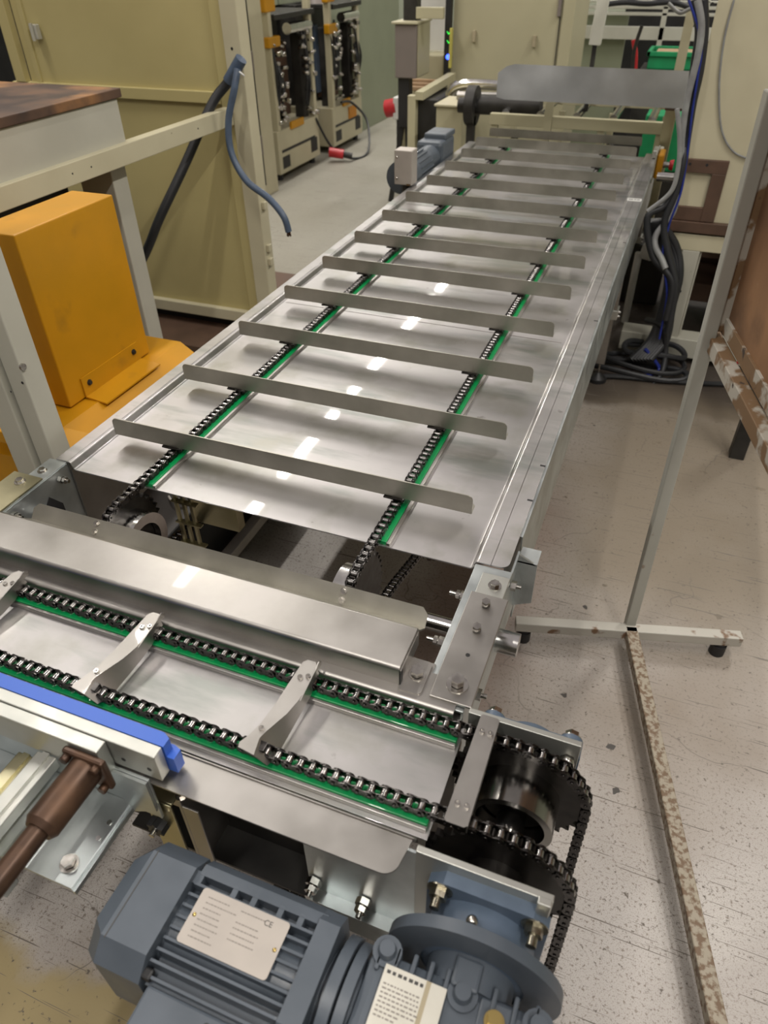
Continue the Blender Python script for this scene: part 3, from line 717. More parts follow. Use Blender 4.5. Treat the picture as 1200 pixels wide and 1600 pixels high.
# ------------------------------------------------------------------ gearmotor
YM, ZM = -0.885, 0.667
gm = thing('gear_motor', 'blue grey geared motor in the foreground driving the big sprockets', 'gear motor', (0.95, YM, 0.5))
x, y, z = XS, -0.7185, ZS2
h = 0.082; c = 0.022
sq = [(-h, -h + c), (-h + c, -h), (h - c, -h), (h, -h + c), (h, h - c), (h - c, h), (-h + c, h), (-h, h - c)]
MB().prism([(x + p[0], z + p[1] + 0.010) for p in sq], 'y', y, y - 0.018).build('mounting_flange', M_BEAR, gm, 'square flange bolted to the end plate')
for sx in (-1, 1):
    for sz in (-1, 1):
        px, pz = x + sx * 0.064, z + sz * 0.064 + 0.008
        MB().hexbolt((px, y - 0.018, pz), (0, -1, 0), 0.0125, 0.011).cyl((px, y - 0.03, pz), (px, y - 0.044, pz), 0.007, 12).build('flange_bolt', M_BOLTD, gm)
MB().cyl((x, y - 0.017, z), (x, y - 0.075, z), 0.072, 48, 0.078).build('flange_neck', M_BEAR, gm)
MB().cyl((x - 0.012, y - 0.050, z + 0.076), (x - 0.012, y - 0.050, z + 0.092), 0.006, 14).sphere((x - 0.012, y - 0.050, z + 0.094), 0.008).build('grease_nipple', M_BOLT, gm)
MB().ring((x, y - 0.062, z), (x, y - 0.078, z), 0.118, 0.07, 64).build('output_flange', M_MOTOR, gm)
MB().cyl((x, y - 0.075, z), (x, y - 0.11, z), 0.058, 48).build('output_neck', M_MOTOR, gm)
# gearbox housing
gx0, gx1 = 1.018, 1.250; gy0, gy1 = -1.02, -0.822; gz0, gz1 = 0.54, 0.738
m = MB(); m.box(gx0, gx1, gy0, gy1, gz0, gz1, 0.016); m.build('gearbox_housing', M_MOTOR, gm)
m = MB()
for k in range(5): m.box(gx0 + 0.012 + k * 0.022, gx0 + 0.018 + k * 0.022, gy1 - 0.028, gy1 + 0.006, 0.58, gz1 + 0.006, 0.002)
for k in range(3): m.box(1.178 + k * 0.026, 1.184 + k * 0.026, gy1 - 0.028, gy1 + 0.006, 0.58, gz1 + 0.006, 0.002)
m.build('cooling_rib', M_MOTOR, gm)
for (bx, by) in ((gx0 + 0.022, gy1 - 0.004), (1.143, gy1 - 0.016), (gx1 - 0.014, gy1 - 0.016), (gx1 - 0.02, gy0 + 0.03)):
    MB().cyl((bx, by, gz1 - 0.02), (bx, by, gz1 + 0.006), 0.019, 20).build('screw_boss', M_MOTOR, gm)
    MB().cyl((bx, by, gz1 + 0.006), (bx, by, gz1 + 0.016), 0.0125, 16, 0.010).build('cap_screw', M_MOTOR, gm)
MB().box(1.125, 1.160, gy1 - 0.012, gy1 + 0.024, gz1 - 0.03, gz1 + 0.012, 0.004).build('flange_web', M_MOTOR, gm)
MB().box(1.165, 1.205, -0.875, -0.830, gz1 - 0.01, gz1 + 0.003, 0.003).build('vent_pad', M_MOTOR, gm)
MB().cyl((1.186, -0.852, gz1), (1.186, -0.852, gz1 + 0.007), 0.0125, 20).hexbolt((1.186, -0.852, gz1 + 0.007), (0, 0, 1), 0.0095, 0.009, False).build('vent_plug', M_BRASS, gm, 'brass vent plug')
# label on gearbox
lb = MB().box(1.044, 1.124, -0.925, -0.840, gz1 + 0.0062, gz1 + 0.0072).build('gearbox_label', M_LABEL, gm, 'white paper label')
m = MB()
for i in range(7): m.box(1.048 + i * 0.0072, 1.048 + i * 0.0072 + random.uniform(0.004, 0.0062), -0.8495, -0.8455, gz1 + 0.0072, gz1 + 0.0075)
m.build('label_heading', M_INK, lb)
m = MB()
for rr_ in range(8):
    xx = 1.048
    while xx < (1.095 if rr_ < 6 else 1.075):
        w_ = random.uniform(0.002, 0.006); m.box(xx, xx + w_, -0.862 - rr_ * 0.005, -0.8602 - rr_ * 0.005, gz1 + 0.0072, gz1 + 0.0074); xx += w_ + 0.0015
m.build('label_print', M_INKF, lb)
MB().box(1.098, 1.104, -0.925, -0.840, gz1 + 0.0072, gz1 + 0.0074).build('label_stain', M_TAN, lb)
# motor adapter
MB().cyl((0.962, YM, ZM), (1.02, YM, ZM), 0.062, 40).build('adapter_neck', M_MOTOR, gm)
MB().cyl((0.984, YM, ZM), (0.999, YM, ZM), 0.083, 48).build('adapter_flange', M_MOTOR, gm)
MB().cyl((1.003, YM, ZM), (1.017, YM, ZM), 0.080, 48).build('adapter_flange', M_MOTOR, gm)
# motor frame with fins
MX0, MX1 = 0.758, 0.962
MB().cyl((MX0, YM, ZM), (MX1, YM, ZM), 0.070, 48).build('motor_frame', M_MOTOR, gm)
m = MB()
for sz in (1, -1):
    for k in range(9):
        yy = -0.072 + k * 0.0144; zz = math.sqrt(max(0.0, 0.070**2 - yy**2)) if abs(yy) < 0.069 else 0.0
        zt = 0.078 if abs(yy) < 0.06 else 0.066
        m.box(MX0 + 0.004, MX1 - 0.014, YM + yy - 0.0018, YM + yy + 0.0018, ZM + sz * (zz - 0.006), ZM + sz * zt)
for sy in (1, -1):
    for k in range(8):
        zz = -0.05 + k * 0.0144; yy = math.sqrt(0.070**2 - zz**2)
        m.box(MX0 + 0.004, MX1 - 0.014, YM + sy * (yy - 0.006), YM + sy * 0.079, ZM + zz - 0.0018, ZM + zz + 0.0018)
m.build('cooling_fin', M_MOTOR, gm)
m = MB()
for (xa, xb) in ((0.0, 0.012), (0.058, 0.066), (0.088, 0.096), (0.128, 0.136), (0.158, 0.166), (0.190, 0.204)): m.box(MX0 + xa, MX0 + xb, YM + 0.043, YM + 0.060, ZM + 0.045, ZM + 0.0765)
m.prism([(YM + 0.056, ZM + 0.030), (YM + 0.086, ZM + 0.030), (YM + 0.086, ZM + 0.055), (YM + 0.072, ZM + 0.073), (YM + 0.056, ZM + 0.077)], 'x', MX0 + 0.004, MX1 - 0.01)
m.build('frame_web', M_MOTOR, gm)
def rsq(hw, hh, ch):
    return [(-hw, -hh + ch), (-hw + ch, -hh), (hw - ch, -hh), (hw, -hh + ch), (hw, hh - ch), (hw - ch, hh), (-hw + ch, hh), (-hw, hh - ch)]
MB().prism([(YM + p[0], ZM + p[1]) for p in rsq(0.083, 0.083, 0.022)], 'x', MX1 - 0.018, MX1 + 0.012).build('drive_end_shield', M_MOTOR, gm)
# fan cover
m = MB(); n8 = rsq(0.084, 0.087, 0.026); n9 = rsq(0.071, 0.074, 0.030)
def ringv(pts, xx): return [m.bm.verts.new((xx, YM + p[0], ZM + p[1])) for p in pts]
rg = [ringv(n8, 0.758), ringv(n8, 0.690), ringv(n8, 0.688), ringv(n9, 0.664)]
for a in range(3):
    for i in range(8):
        j = (i + 1) % 8; m.bm.faces.new((rg[a][i], rg[a][j], rg[a+1][j], rg[a+1][i]))
m.bm.faces.new(rg[0]); m.bm.faces.new(rg[3][::-1]); m.build('fan_cover', M_MOTOR, gm)
m = MB(); m.box(0.694, 0.6955, YM - 0.06, YM + 0.06, ZM + 0.087, ZM + 0.0875).build('cover_seam', M_INK, gm)
for sy in (-1, 1): MB().box(0.748, 0.770, YM + sy * 0.070 - 0.007, YM + sy * 0.070 + 0.007, ZM + 0.055, ZM + 0.068, 0.003).build('cover_clip', M_BLACK, gm)
m = MB()
for k in range(6): m.box(0.6615, 0.6645, YM - 0.055, YM + 0.055, ZM - 0.045 + k * 0.017, ZM - 0.038 + k * 0.017)
m.build('air_grille', M_BLACK, gm)
# terminal box on the near side
m = MB(); m.box(0.775, 0.93, YM - 0.165, YM - 0.075, ZM - 0.065, ZM + 0.050, 0.008); m.build('terminal_box', M_MOTOR, gm)
m = MB(); m.box(0.768, 0.938, YM - 0.160, YM - 0.078, ZM + 0.046, ZM + 0.060, 0.004); m.build('terminal_lid', M_MOTOR, gm)
MB().cyl((0.862, YM - 0.092, ZM + 0.060), (0.862, YM - 0.092, ZM + 0.0605), 0.0045, 16).build('lid_hole', M_BLACK, gm)
# nameplate
zn = ZM + 0.0785
r = 0.005; nx0, nx1, ny0, ny1 = 0.7795, 0.911, -0.913, -0.842
pp = arc((nx1 - r, ny1 - r), r, 0, pi/2, 4) + arc((nx0 + r, ny1 - r), r, pi/2, pi, 4) + arc((nx0 + r, ny0 + r), r, pi, 1.5*pi, 4) + arc((nx1 - r, ny0 + r), r, 1.5*pi, 2*pi, 4)
npl = MB().prism(pp, 'z', zn, zn + 0.0012).build('nameplate', M_PLATE, gm, 'brushed metal rating plate')
m = MB()
for rr_ in range(8):
    for (xa, xb) in ((nx0 + 0.012, nx0 + 0.055), (nx0 + 0.062, nx0 + 0.112)):
        if random.random() < 0.2: continue
        xx = xa
        while xx < xb - random.uniform(0, 0.02):
            w_ = random.uniform(0.0015, 0.005); m.box(xx, xx + w_, ny1 - 0.0105 - rr_ * 0.0072, ny1 - 0.009 - rr_ * 0.0072, zn + 0.0012, zn + 0.0014); xx += w_ + 0.001
m.build('plate_print', M_INKF, npl)
for px in (nx0 + 0.006, nx1 - 0.006): MB().sphere((px, (ny0 + ny1) / 2, zn + 0.0012), 0.0028, (1, 1, 0.6)).build('plate_rivet', M_BRASS, npl)
fc = bpy.data.curves.new('plate_mark', 'FONT'); fc.body = 'CE'; fc.size = 0.010; fc.extrude = 0.0001
ft = bpy.data.objects.new('plate_mark_text', fc); COL.objects.link(ft); bpy.context.view_layer.update()
fm_ = bpy.data.meshes.new_from_object(ft); bpy.data.objects.remove(ft); fm_.materials.clear(); fm_.materials.append(M_INK)
fo = bpy.data.objects.new('plate_mark', fm_); COL.objects.link(fo)
fo.location = (nx1 - 0.034, ny1 - 0.014, zn + 0.0014); fo.parent = npl; fo.matrix_parent_inverse = WM(npl).inverted()
MB().box(0.80, 0.95, YM - 0.02, YM + 0.02, 0.0, ZM - 0.072, 0.004).build('motor_support', M_STEEL, gm)

# ------------------------------------------------------------------ blue guide assembly at lower left
gb = thing('guide_bar', 'blue plastic guide strip on two pale metal bars at the left edge', 'guide bar', (0.35, -0.74, 0.79))
def pr(a, b, y0, y1, z0, z1, nm, mt, ch=0.0):
    m = MB(); m.box(a, b, y0, y1, z0, z1, 0.0015); return m.build(nm, mt, gb)
m = MB(); m.prism([(-0.1, -0.7335), (-0.1, -0.7125), (0.652, -0.7125), (0.664, -0.7185), (0.664, -0.7335)], 'z', 0.835, 0.860)
m.prism([(-0.1, -0.7335), (-0.1, -0.7125), (0.664, -0.7125), (0.676, -0.7165), (0.676, -0.7335)], 'z', 0.800, 0.8349); m.build('blue_strip', M_BLUE, gb, 'royal blue plastic strip')
pr(-0.1, 0.662, -0.7535, -0.7345, 0.800, 0.860, 'front_bar', M_ALU); pr(-0.1, 0.580, -0.775, -0.7545, 0.795, 0.859, 'rear_bar', M_ALU)
m = MB()
for xx in (0.60, 0.645): m.cyl((xx, -0.7535, 0.822), (xx, -0.7540, 0.822), 0.0038, 14)
m.build('tapped_hole', M_BLACK, gb)
cy = thing('ram_cylinder', 'rusty brown cylinder and rod with a square flange at the left edge', 'cylinder', (0.565, -0.87, 0.80))
XC, ZC = 0.560, 0.823
MB().box(XC - 0.036, XC + 0.036, -0.787, -0.7755, ZC - 0.036, ZC + 0.030, 0.004).build('square_flange', M_RBROWN, cy)
for sx in (-1, 1):
    for sz in (-1, 1): MB().cyl((XC + sx * 0.026, -0.787, ZC - 0.003 + sz * 0.024), (XC + sx * 0.026, -0.797, ZC - 0.003 + sz * 0.024), 0.007, 6).build('flange_nut', M_RBROWN, cy)
MB().cyl((XC, -0.787, ZC), (XC, -0.875, ZC), 0.0255, 36).cyl((XC, -0.875, ZC), (XC, -0.884, ZC), 0.0255, 36, 0.020).build('barrel', M_RBROWN, cy)
MB().cyl((XC, -0.882, ZC), (XC, -1.10, ZC), 0.0155, 28).build('rod', M_RBROWN, cy)
ga = thing('support_angle', 'galvanised angle bracket under the blue guide bar with a bright bolt', 'bracket', (0.48, -0.84, 0.66))
MB().box(0.0, 0.586, -0.900, -0.760, 0.700, 0.705, 0.001).build('base_plate', M_GALV, ga)
MB().box(0.0, 0.640, -0.760, -0.755, 0.690, 0.797, 0.001).build('back_plate', M_GALV, ga)
MB().prism([(-0.900, 0.700), (-0.757, 0.700), (-0.757, 0.795), (-0.785, 0.795)][:2] + [(-0.757, 0.69), (-0.900, 0.69)], 'x', 0.586, 0.591).build('edge_strip', M_GALV, ga)
MB().prism([(0.591, 0.690), (0.640, 0.72), (0.640, 0.797), (0.580, 0.797), (0.580, 0.69)], 'y', -0.7655, -0.761).build('corner_plate', M_GALV, ga)
MB().cyl((0.560, -0.872, 0.705), (0.560, -0.872, 0.707), 0.014, 24).hexbolt((0.560, -0.872, 0.707), (0, 0, 1), 0.010, 0.008, False).build('base_bolt', M_BOLT, ga)
m = MB()
for yy in (-0.80, -0.826): m.cyl((0.575, yy, 0.705), (0.575, yy, 0.7065), 0.004, 12)
m.build('bright_rivet', M_BRIGHT, ga)
MB().box(0.0, 0.06, -0.80, -0.760, 0.0, 0.70, 0.002).build('leg', M_GALV, ga)
for (xx, zz, mt, yb) in ((0.47, 0.775, M_ALU, -1.15), (0.42, 0.745, M_OLIVE, -1.15)):
    tag(MB().box(xx - 0.018, xx + 0.018, yb, -0.776, zz, zz + 0.022, 0.002).box(xx - 0.006, xx + 0.006, yb, -0.776, zz + 0.022, zz + 0.026).build('guide_rail', mt),
        'pale guide rail running toward the camera left of the rusty cylinder' if mt is M_ALU else 'lower olive rail at the left edge under the blue guide bar', 'rail')
kb = thing('olive_bracket', 'olive steel bracket with a black star knob below the blue bar', 'bracket', (0.62, -0.74, 0.55))
MB().box(0.605, 0.655, -0.752, -0.748, 0.55, 0.72, 0.001).box(0.605, 0.655, -0.748, -0.70, 0.716, 0.72, 0.001).build('plate', M_OLIVE, kb)
m = MB(); star = []
for i in range(12):
    a = 2 * pi * i / 12; rr_ = 0.017 if i % 2 else 0.011; star.append((0.622 + rr_ * cos(a), 0.655 + rr_ * sin(a)))
m.prism(star, 'y', -0.752, -0.768); m.build('star_knob', M_BLACK, kb)
MB().cyl((0.622, -0.768, 0.655), (0.622, -0.778, 0.655), 0.005, 10).build('knob_stud', M_BOLT, kb)
kb2 = thing('steel_hanger', 'bright steel hanger strip with a bolt between the olive bracket and the motor', 'bracket', (0.69, -0.73, 0.5))
MB().box(0.665, 0.671, -0.745, -0.66, 0.52, 0.735, 0.001).box(0.671, 0.70, -0.745, -0.741, 0.52, 0.72, 0.001).build('plate', M_STEEL, kb2)
MB().hexbolt((0.668, -0.735, 0.735), (0, 0, 1), 0.007, 0.006).build('hex_bolt', M_BOLT, kb2)

# ------------------------------------------------------------------ stand with plywood board at right
sd = thing('board_stand', 'worn white tube stand at the right holding a plywood board frame', 'stand', (1.33, 0.5, 0))
zb = 0.085
pL, pR = at(806, 968, z=zb), at(1160, 992, z=zb)
pc = (at(985, 972, z=zb)); pc.z = zb
T = 0.036
u = (pR - pL); u.z = 0; u.normalize(); w = Vector((u.y, -u.x, 0))
pL.z = pR.z = zb - T/2
MB().bar(pL, pR, T, T, bev=0.003).build('foot_bar', M_CERAM, sd)
pb = pc + w * 1.25; pb.z = zb - T/2; pa = Vector((pc.x, pc.y, zb - T/2)) + w * (T/2)
MB().bar(pa, pb, T, T, bev=0.003).build('long_foot_bar', M_CERRUST, sd, 'rust pitted foot bar running toward the camera')
for P_ in (pL + u * 0.03, pR - u * 0.055):
    MB().cyl((P_.x, P_.y, 0), (P_.x, P_.y, 0.040), 0.023, 20).cyl((P_.x, P_.y, 0.040), (P_.x, P_.y, 0.050), 0.019, 20).build('rubber_foot', M_BLACK, sd)
ptop = at(1210, 140, y=pc.y); 
MB().bar(Vector((pc.x, pc.y, zb - 0.03)), ptop, 0.030, 0.030, up=u, bev=0.003).build('post', M_CERAM2, sd)
# board frame in the plane of post and long foot bar
def inplane(uu, vv, off=0.0):
    n = Vector((u.x, u.y, 0)); p0 = pc + n * off
    dd = RR[0] * ((uu - 600) / FPX) + RR[1] * ((vv - 800) / FPX) + RR[2]
    return CAM + dd * ((p0 - CAM).dot(n) / dd.dot(n))
q0 = inplane(1112, 528); q1 = inplane(1203, 703); dr = (q1 - q0).normalized()
q2 = q0 + dr * 1.2
MB().bar(q0, q2, 0.03, 0.034, bev=0.002).build('frame_rail', M_CERRUST2, sd, 'bottom rail of the board frame with flaked paint')
qi0 = q0 + Vector((0, 0, 0.045)); qi1 = q2 + Vector((0, 0, 0.045))
MB().bar(qi0 + u * 0.012, qi1 + u * 0.012, 0.010, 0.035, bev=0.001).build('inner_bead', M_CERRUST2, sd)
# ply board
pd = Vector((ptop.x - pc.x, ptop.y - pc.y, ptop.z - zb)).normalized()
bm_ = MB(); A0 = q0 + Vector((0, 0, 0.03)) + dr * 0.02; B0 = q2 + Vector((0, 0, 0.03)); 
up_ = pd * 0.95
pts = []
for off in (0.014, 0.026):
    for P_ in (A0, B0, B0 + up_, A0 + up_): pts.append(P_ + u * off)
bm_.poly(pts, ((0,1,2,3),(7,6,5,4),(0,4,5,1),(1,5,6,2),(2,6,7,3),(3,7,4,0)))
bd = bm_.build('plywood_board', M_PLY, sd, 'brown stained plywood sheet')
MB().bar(A0 + u * 0.002 - Vector((0,0,0.0)), A0 + up_ + u * 0.002, 0.022, 0.03, up=u, bev=0.002).build('frame_edge', M_CERRUST2, sd)
MB().sphere(inplane(1154, 566, 0.012), 0.004).build('red_pin', M_RED, sd)

# dark post behind the board
lg = at(1150, 712, z=0)
tag(MB().bar((lg.x, lg.y, 0), (lg.x + 0.0, lg.y, 0.75), 0.06, 0.06, up=(0,1,0), bev=0.003).build('dark_post', M_DARK), 'short dark steel post standing on the floor behind the plywood board', 'post')

# ------------------------------------------------------------------ left: cream frame, table, yellow machine, panel enclosure
def post(name, x, y, sx, sy, z0, z1, m_, label, cat='post', bev=0.004):
    return tag(MB().box(x - sx/2, x + sx/2, y - sy/2, y + sy/2, z0, z1, bev).build(name, m_), label, cat)
PY = 2.05
def py(uu, vv): return at(uu, vv, y=PY)
en = thing('machine_enclosure', 'tall yellowed cream machine enclosure at the upper left with a cream corner post', 'enclosure', (-1.2, 2.3, 0))
cx = py(421, 457).x
MB().box(cx - 0.085, cx, PY, PY + 0.085, 0.0, 2.35, 0.004).build('corner_post', M_CREAM, en, 'pale cream corner post')
MB().box(cx - 0.145, cx - 0.085, PY + 0.012, PY + 0.05, 0.12, 2.35, 0.003).build('door_stile', M_PANEL, en)
zr0, zr1 = py(345, 160).z - 0.01, py(345, 148).z + 0.008
MB().box(py(7, 0).x - 0.0, cx - 0.145, PY + 0.030, PY + 0.045, zr1, 2.35).build('upper_panel', M_PANEL, en, 'upper yellowed panel')
MB().box(-2.1, cx - 0.145, PY + 0.008, PY + 0.05, zr0, zr1, 0.003).build('middle_rail', M_PANEL, en)
MB().box(-2.1, cx - 0.145, PY + 0.034, PY + 0.045, 0.15, zr0).build('lower_panel', M_PANEL, en, 'lower yellowed panel')
MB().box(-2.1, cx - 0.09, PY + 0.00, PY + 0.06, 0.10, 0.16, 0.003).build('bottom_rail', M_CREAM, en)
xl = py(40, 128).x
MB().box(xl - 0.06, xl, PY, PY + 0.04, zr1, 2.35, 0.003).box(xl + 0.055, xl + 0.085, PY + 0.02, PY + 0.034, zr1, 2.35, 0.003).build('left_stile', M_PANEL, en)
hx = py(53, 50)
MB().box(hx.x - 0.02, hx.x + 0.022, PY - 0.004, PY + 0.022, hx.z - 0.03, hx.z + 0.03, 0.003).cyl((hx.x, PY - 0.01, hx.z - 0.035), (hx.x, PY - 0.01, hx.z + 0.035), 0.008, 12).build('hinge', M_GREYCR, en)
m = MB(); pz = py(361, 76)
m.cyl((cx - 0.045, PY + 0.0, pz.z), (cx - 0.045, PY - 0.001, pz.z), 0.006, 14)
m.build('post_hole', M_BLACK, en)
MB().box(-2.3, cx - 0.16, PY + 0.062, PY + 0.10, 0.0405, 0.155).build('dark_base', M_BLACK, en)
for (uu, vv) in ((411, 322), (416, 388), (424, 410)):
    h_ = at(uu, vv, y=PY + 0.03); MB().box(cx, cx + 0.018, PY + 0.02, PY + 0.05, h_.z - 0.015, h_.z + 0.02, 0.003).build('hinge_lug', M_CREAM, en)
tag(MB().box(-7.5, -3.5, 4.6, 5.2, 0.0, 2.6).build('dark_machine', M_BLACK), 'dark machine seen past the left edge of the cream enclosure', 'machine')
tag(MB().box(-7.0, -3.5, 4.48, 4.56, 1.42, 1.52, 0.01).box(-5.2, -5.1, 4.48, 4.56, 0, 1.42, 0.01).build('pale_pipe_rail', M_WHITEF), 'pale rail in front of the dark machine at the top left corner', 'rail')
# dark base things below the enclosure
tag(MB().box(-2.6, -0.87, PY - 0.25, PY + 0.9, 0.0, 0.04).build('oily_tray', M_BROWNP), 'dark brown oily tray on the floor under the cream enclosure', 'tray')

# long horizontal tube
tz = at(358, 180, y=PY - 0.02)
tx = tz.x
hb = thing('cream_rail', 'cream square tube rail running level from the enclosure post toward the left edge', 'rail', (tx, 0.7, tz.z))
MB().box(tx - 0.035, tx + 0.012, -0.9, PY - 0.005, tz.z - 0.042, tz.z + 0.030, 0.003).build('tube', M_CREAM, hb)
m = MB()
for yy in (0.55, 0.95, 1.05, 1.75): m.cyl((tx + 0.012, yy, tz.z - 0.005), (tx + 0.0125, yy, tz.z - 0.005), 0.0035, 10)
m.build('rail_hole', M_BLACK, hb)

# high table / machine bed
YT = 1.32
tb = thing('machine_bed', 'machine bed with a rusty brown slab top at the left edge', 'table', (-1.4, 1.0, 0))
c0 = at(188, 137, y=YT); zt = c0.z
MB().box(-2.4, c0.x, -0.6, YT, zt - 0.03, zt, 0.003).build('slab_top', M_RUST, tb, 'rusty brown steel slab')
MB().box(-2.3, c0.x - 0.01, -0.5, YT - 0.02, zt - 0.20, zt - 0.032, 0.003).build('apron', M_GREYCR, tb)
lx = at(180, 165, y=YT).x
for (x0, x1, y0, y1) in ((lx - 0.16, lx, YT - 0.11, YT - 0.02), (-2.3, -2.2, YT - 0.12, YT - 0.02)):
    MB().box(x0, x1, y0, y1, 0, zt - 0.05, 0.004).build('leg', M_GREYCR, tb)
MB().box(lx - 0.62, lx - 0.50, YT - 0.5, YT - 0.42, 0, zt - 0.1, 0.004).build('leg', M_PANEL, tb)
MB().box(-2.25, lx - 0.2, 0.4, YT - 0.14, 0.3, zt - 0.22, 0.006).build('dark_underbody', M_DARK, tb)

# yellow machine
ym = thing('yellow_housing', 'golden yellow machine housing standing behind the cream post at the left', 'machine', (-0.62, 0.5, 0))
X0 = -0.5
a0 = at(22, 370, x=X0); a1 = at(175, 302, x=X0); zb0 = at(107, 643, x=X0).z
YY0, YY1 = a0.y, a1.y; ztop = (a0.z + a1.z) / 2
bl = at(130, 298, z=ztop)
MB().box(bl.x - 0.04, X0, YY0, YY1, zb0 + 0.005, ztop, 0.004).build('upright_box', M_YELLOW, ym)
MB().prism([(X0 - 0.35, 0.0), (X0 + 0.20, 0.0), (X0 + 0.20, zb0 - 0.10), (X0 + 0.05, zb0), (X0 - 0.35, zb0)], 'y', YY0 - 0.28, YY1 + 0.12).build('base_cover', M_YELLOW, ym)
MB().prism([(X0 + 0.002, zb0 + 0.075), (X0 + 0.002, zb0 + 0.005), (X0 + 0.085, zb0 - 0.004), (X0 + 0.085, zb0 + 0.001), (X0 + 0.006, zb0 + 0.010), (X0 + 0.006, zb0 + 0.075)], 'y', YY0 + 0.07, YY1 - 0.06).build('hinge_flap', M_YELLOW, ym)
m = MB()
for yy in (YY0 + 0.10, YY1 - 0.09): m.hexbolt((X0 + 0.006, yy, zb0 + 0.048), (1, 0, 0), 0.007, 0.006)
m.build('flap_bolt', M_DARK, ym)

# front cream posts at left edge
fpz = thing('cream_post_pair', 'pair of grey cream steel posts with a slot between them, nearest the left edge', 'post', (-0.2, -0.05, 0))
xf = at(82, 712, y=-0.10).x
MB().box(xf - 0.052, xf, -0.10, -0.04, 0, 1.75, 0.003).build('post', M_GREYCR, fpz)
MB().box(xf - 0.125, xf - 0.058, -0.115, -0.05, 0, 1.75, 0.003).build('post', M_GREYCR, fpz)
MB().box(xf - 0.06, xf - 0.048, -0.085, -0.05, 0, 1.75).build('slot_strip', M_DARK, fpz)
sc_ = at(34, 573, x=xf)
MB().cyl((xf, sc_.y, sc_.z), (xf + 0.006, sc_.y, sc_.z), 0.008, 16).build('domed_screw', M_BOLT, fpz)
m = MB()
for (uu, vv) in ((35, 598), (16, 612)):
    hp = at(uu, vv, y=-0.1005); m.cyl((hp.x, -0.1015, hp.z), (hp.x, -0.0995, hp.z), 0.003, 10)
m.build('post_hole', M_BLACK, fpz)
post('cream_post', xf - 0.30, 0.10, 0.08, 0.08, 0, 1.6, M_PANEL, 'yellowed post behind the slotted cream post pair')
MB_y = MB().box(xf - 0.75, xf - 0.06, 0.02, 0.10, 0.66, 0.70, 0.003)
tag(MB_y.build('yellow_ledge', M_YELLOW), 'yellow ledge low behind the slotted cream post pair', 'ledge')

# cables hanging near the enclosure post
def smooth(pts, n=10):
    P = [Vector(p) for p in pts]; out = []
    for i in range(len(P) - 1):
        p0 = P[max(i-1, 0)]; p1 = P[i]; p2 = P[i+1]; p3 = P[min(i+2, len(P)-1)]
        for k in range(n):
            t = k / n
            out.append(0.5 * ((2*p1) + (p2 - p0)*t + (2*p0 - 5*p1 + 4*p2 - p3)*t*t + (3*p1 - p0 - 3*p2 + p3)*t**3))
    out.append(P[-1]); return out
YC = PY - 0.06
def cab(pix, r, m_, label, y=None, x=None, ys=None, name='cable', seg=10):
    pts = []
    for i, (uu, vv) in enumerate(pix):
        if ys is not None: pts.append(at(uu, vv, y=ys[i]))
        elif x is not None: pts.append(at(uu, vv, x=x))
        else: pts.append(at(uu, vv, y=y))
    o = MB().tube(smooth(pts), r, seg).build(name, m_)
    return tag(o, label, 'cable')
k1 = thing('cut_cable', 'thick dark blue cut cable tied to the enclosure post, hanging down to the left', 'cable', at(372, 110, y=YC))
m = MB(); m.tube(smooth([at(180, 520, y=1.62), at(205, 445, y=1.62), at(232, 385, y=1.62), at(250, 340, y=1.66), at(290, 255, y=1.8), at(330, 165, y=1.94), at(355, 130, y=YC), at(372, 104, y=YC)]), 0.021, 14); m.build('sheath', M_RUBBER, k1)
m = MB(); m.tube([at(357, 127, y=YC - 0.002), at(368, 108, y=YC - 0.002), at(377, 92, y=YC - 0.002)], 0.026, 14); m.build('cut_end', M_CBLUE, k1)
k2 = thing('hanging_cable', 'slate blue cable hanging in a curve from the post with its cut end free', 'cable', at(372, 130, y=YC - 0.05))
m = MB(); m.tube(smooth([at(371, 108, y=YC - 0.03), at(366, 140, y=YC - 0.06), at(357, 190, y=YC - 0.08), at(362, 240, y=YC - 0.1), at(385, 282, y=YC - 0.12), at(420, 310, y=YC - 0.14), at(443, 338, y=YC - 0.16), at(451, 362, y=YC - 0.16)]), 0.0155, 12); m.build('sheath', M_CBLUE, k2)
m = MB(); e0 = at(451, 362, y=YC - 0.16)
for k in range(4): m.cyl(e0 + Vector((0.006 * cos(k*1.57), 0.006 * sin(k*1.57), 0)), e0 + Vector((0.008 * cos(k*1.57), 0.008 * sin(k*1.57), -0.02)), 0.004, 8)
m.build('bare_core', M_RBROWN, k2)
m = MB(); m.tube([at(374, 112, y=YC - 0.06), at(382, 119, y=YC - 0.06)], 0.004, 8); m.build('cable_tie', M_WHITE, k2)

# second enclosure beyond
e2 = thing('switch_cabinet', 'cream cabinet with hinged narrow side seen behind the enclosure post', 'cabinet', (-2.5, 4.6, 0))
MB().box(-3.4, -2.2, 4.18, 4.87, 0.0, 2.35, 0.004).build('cabinet_body', M_CREAM, e2)
MB().box(-2.2, -2.188, 4.60, 4.64, 0.1, 2.3).build('door_gap', M_DARK, e2)
for zz in (0.35, 0.95): MB().box(-2.19, -2.17, 4.56, 4.62, zz, zz + 0.14, 0.003).build('hinge', M_GREYB, e2)

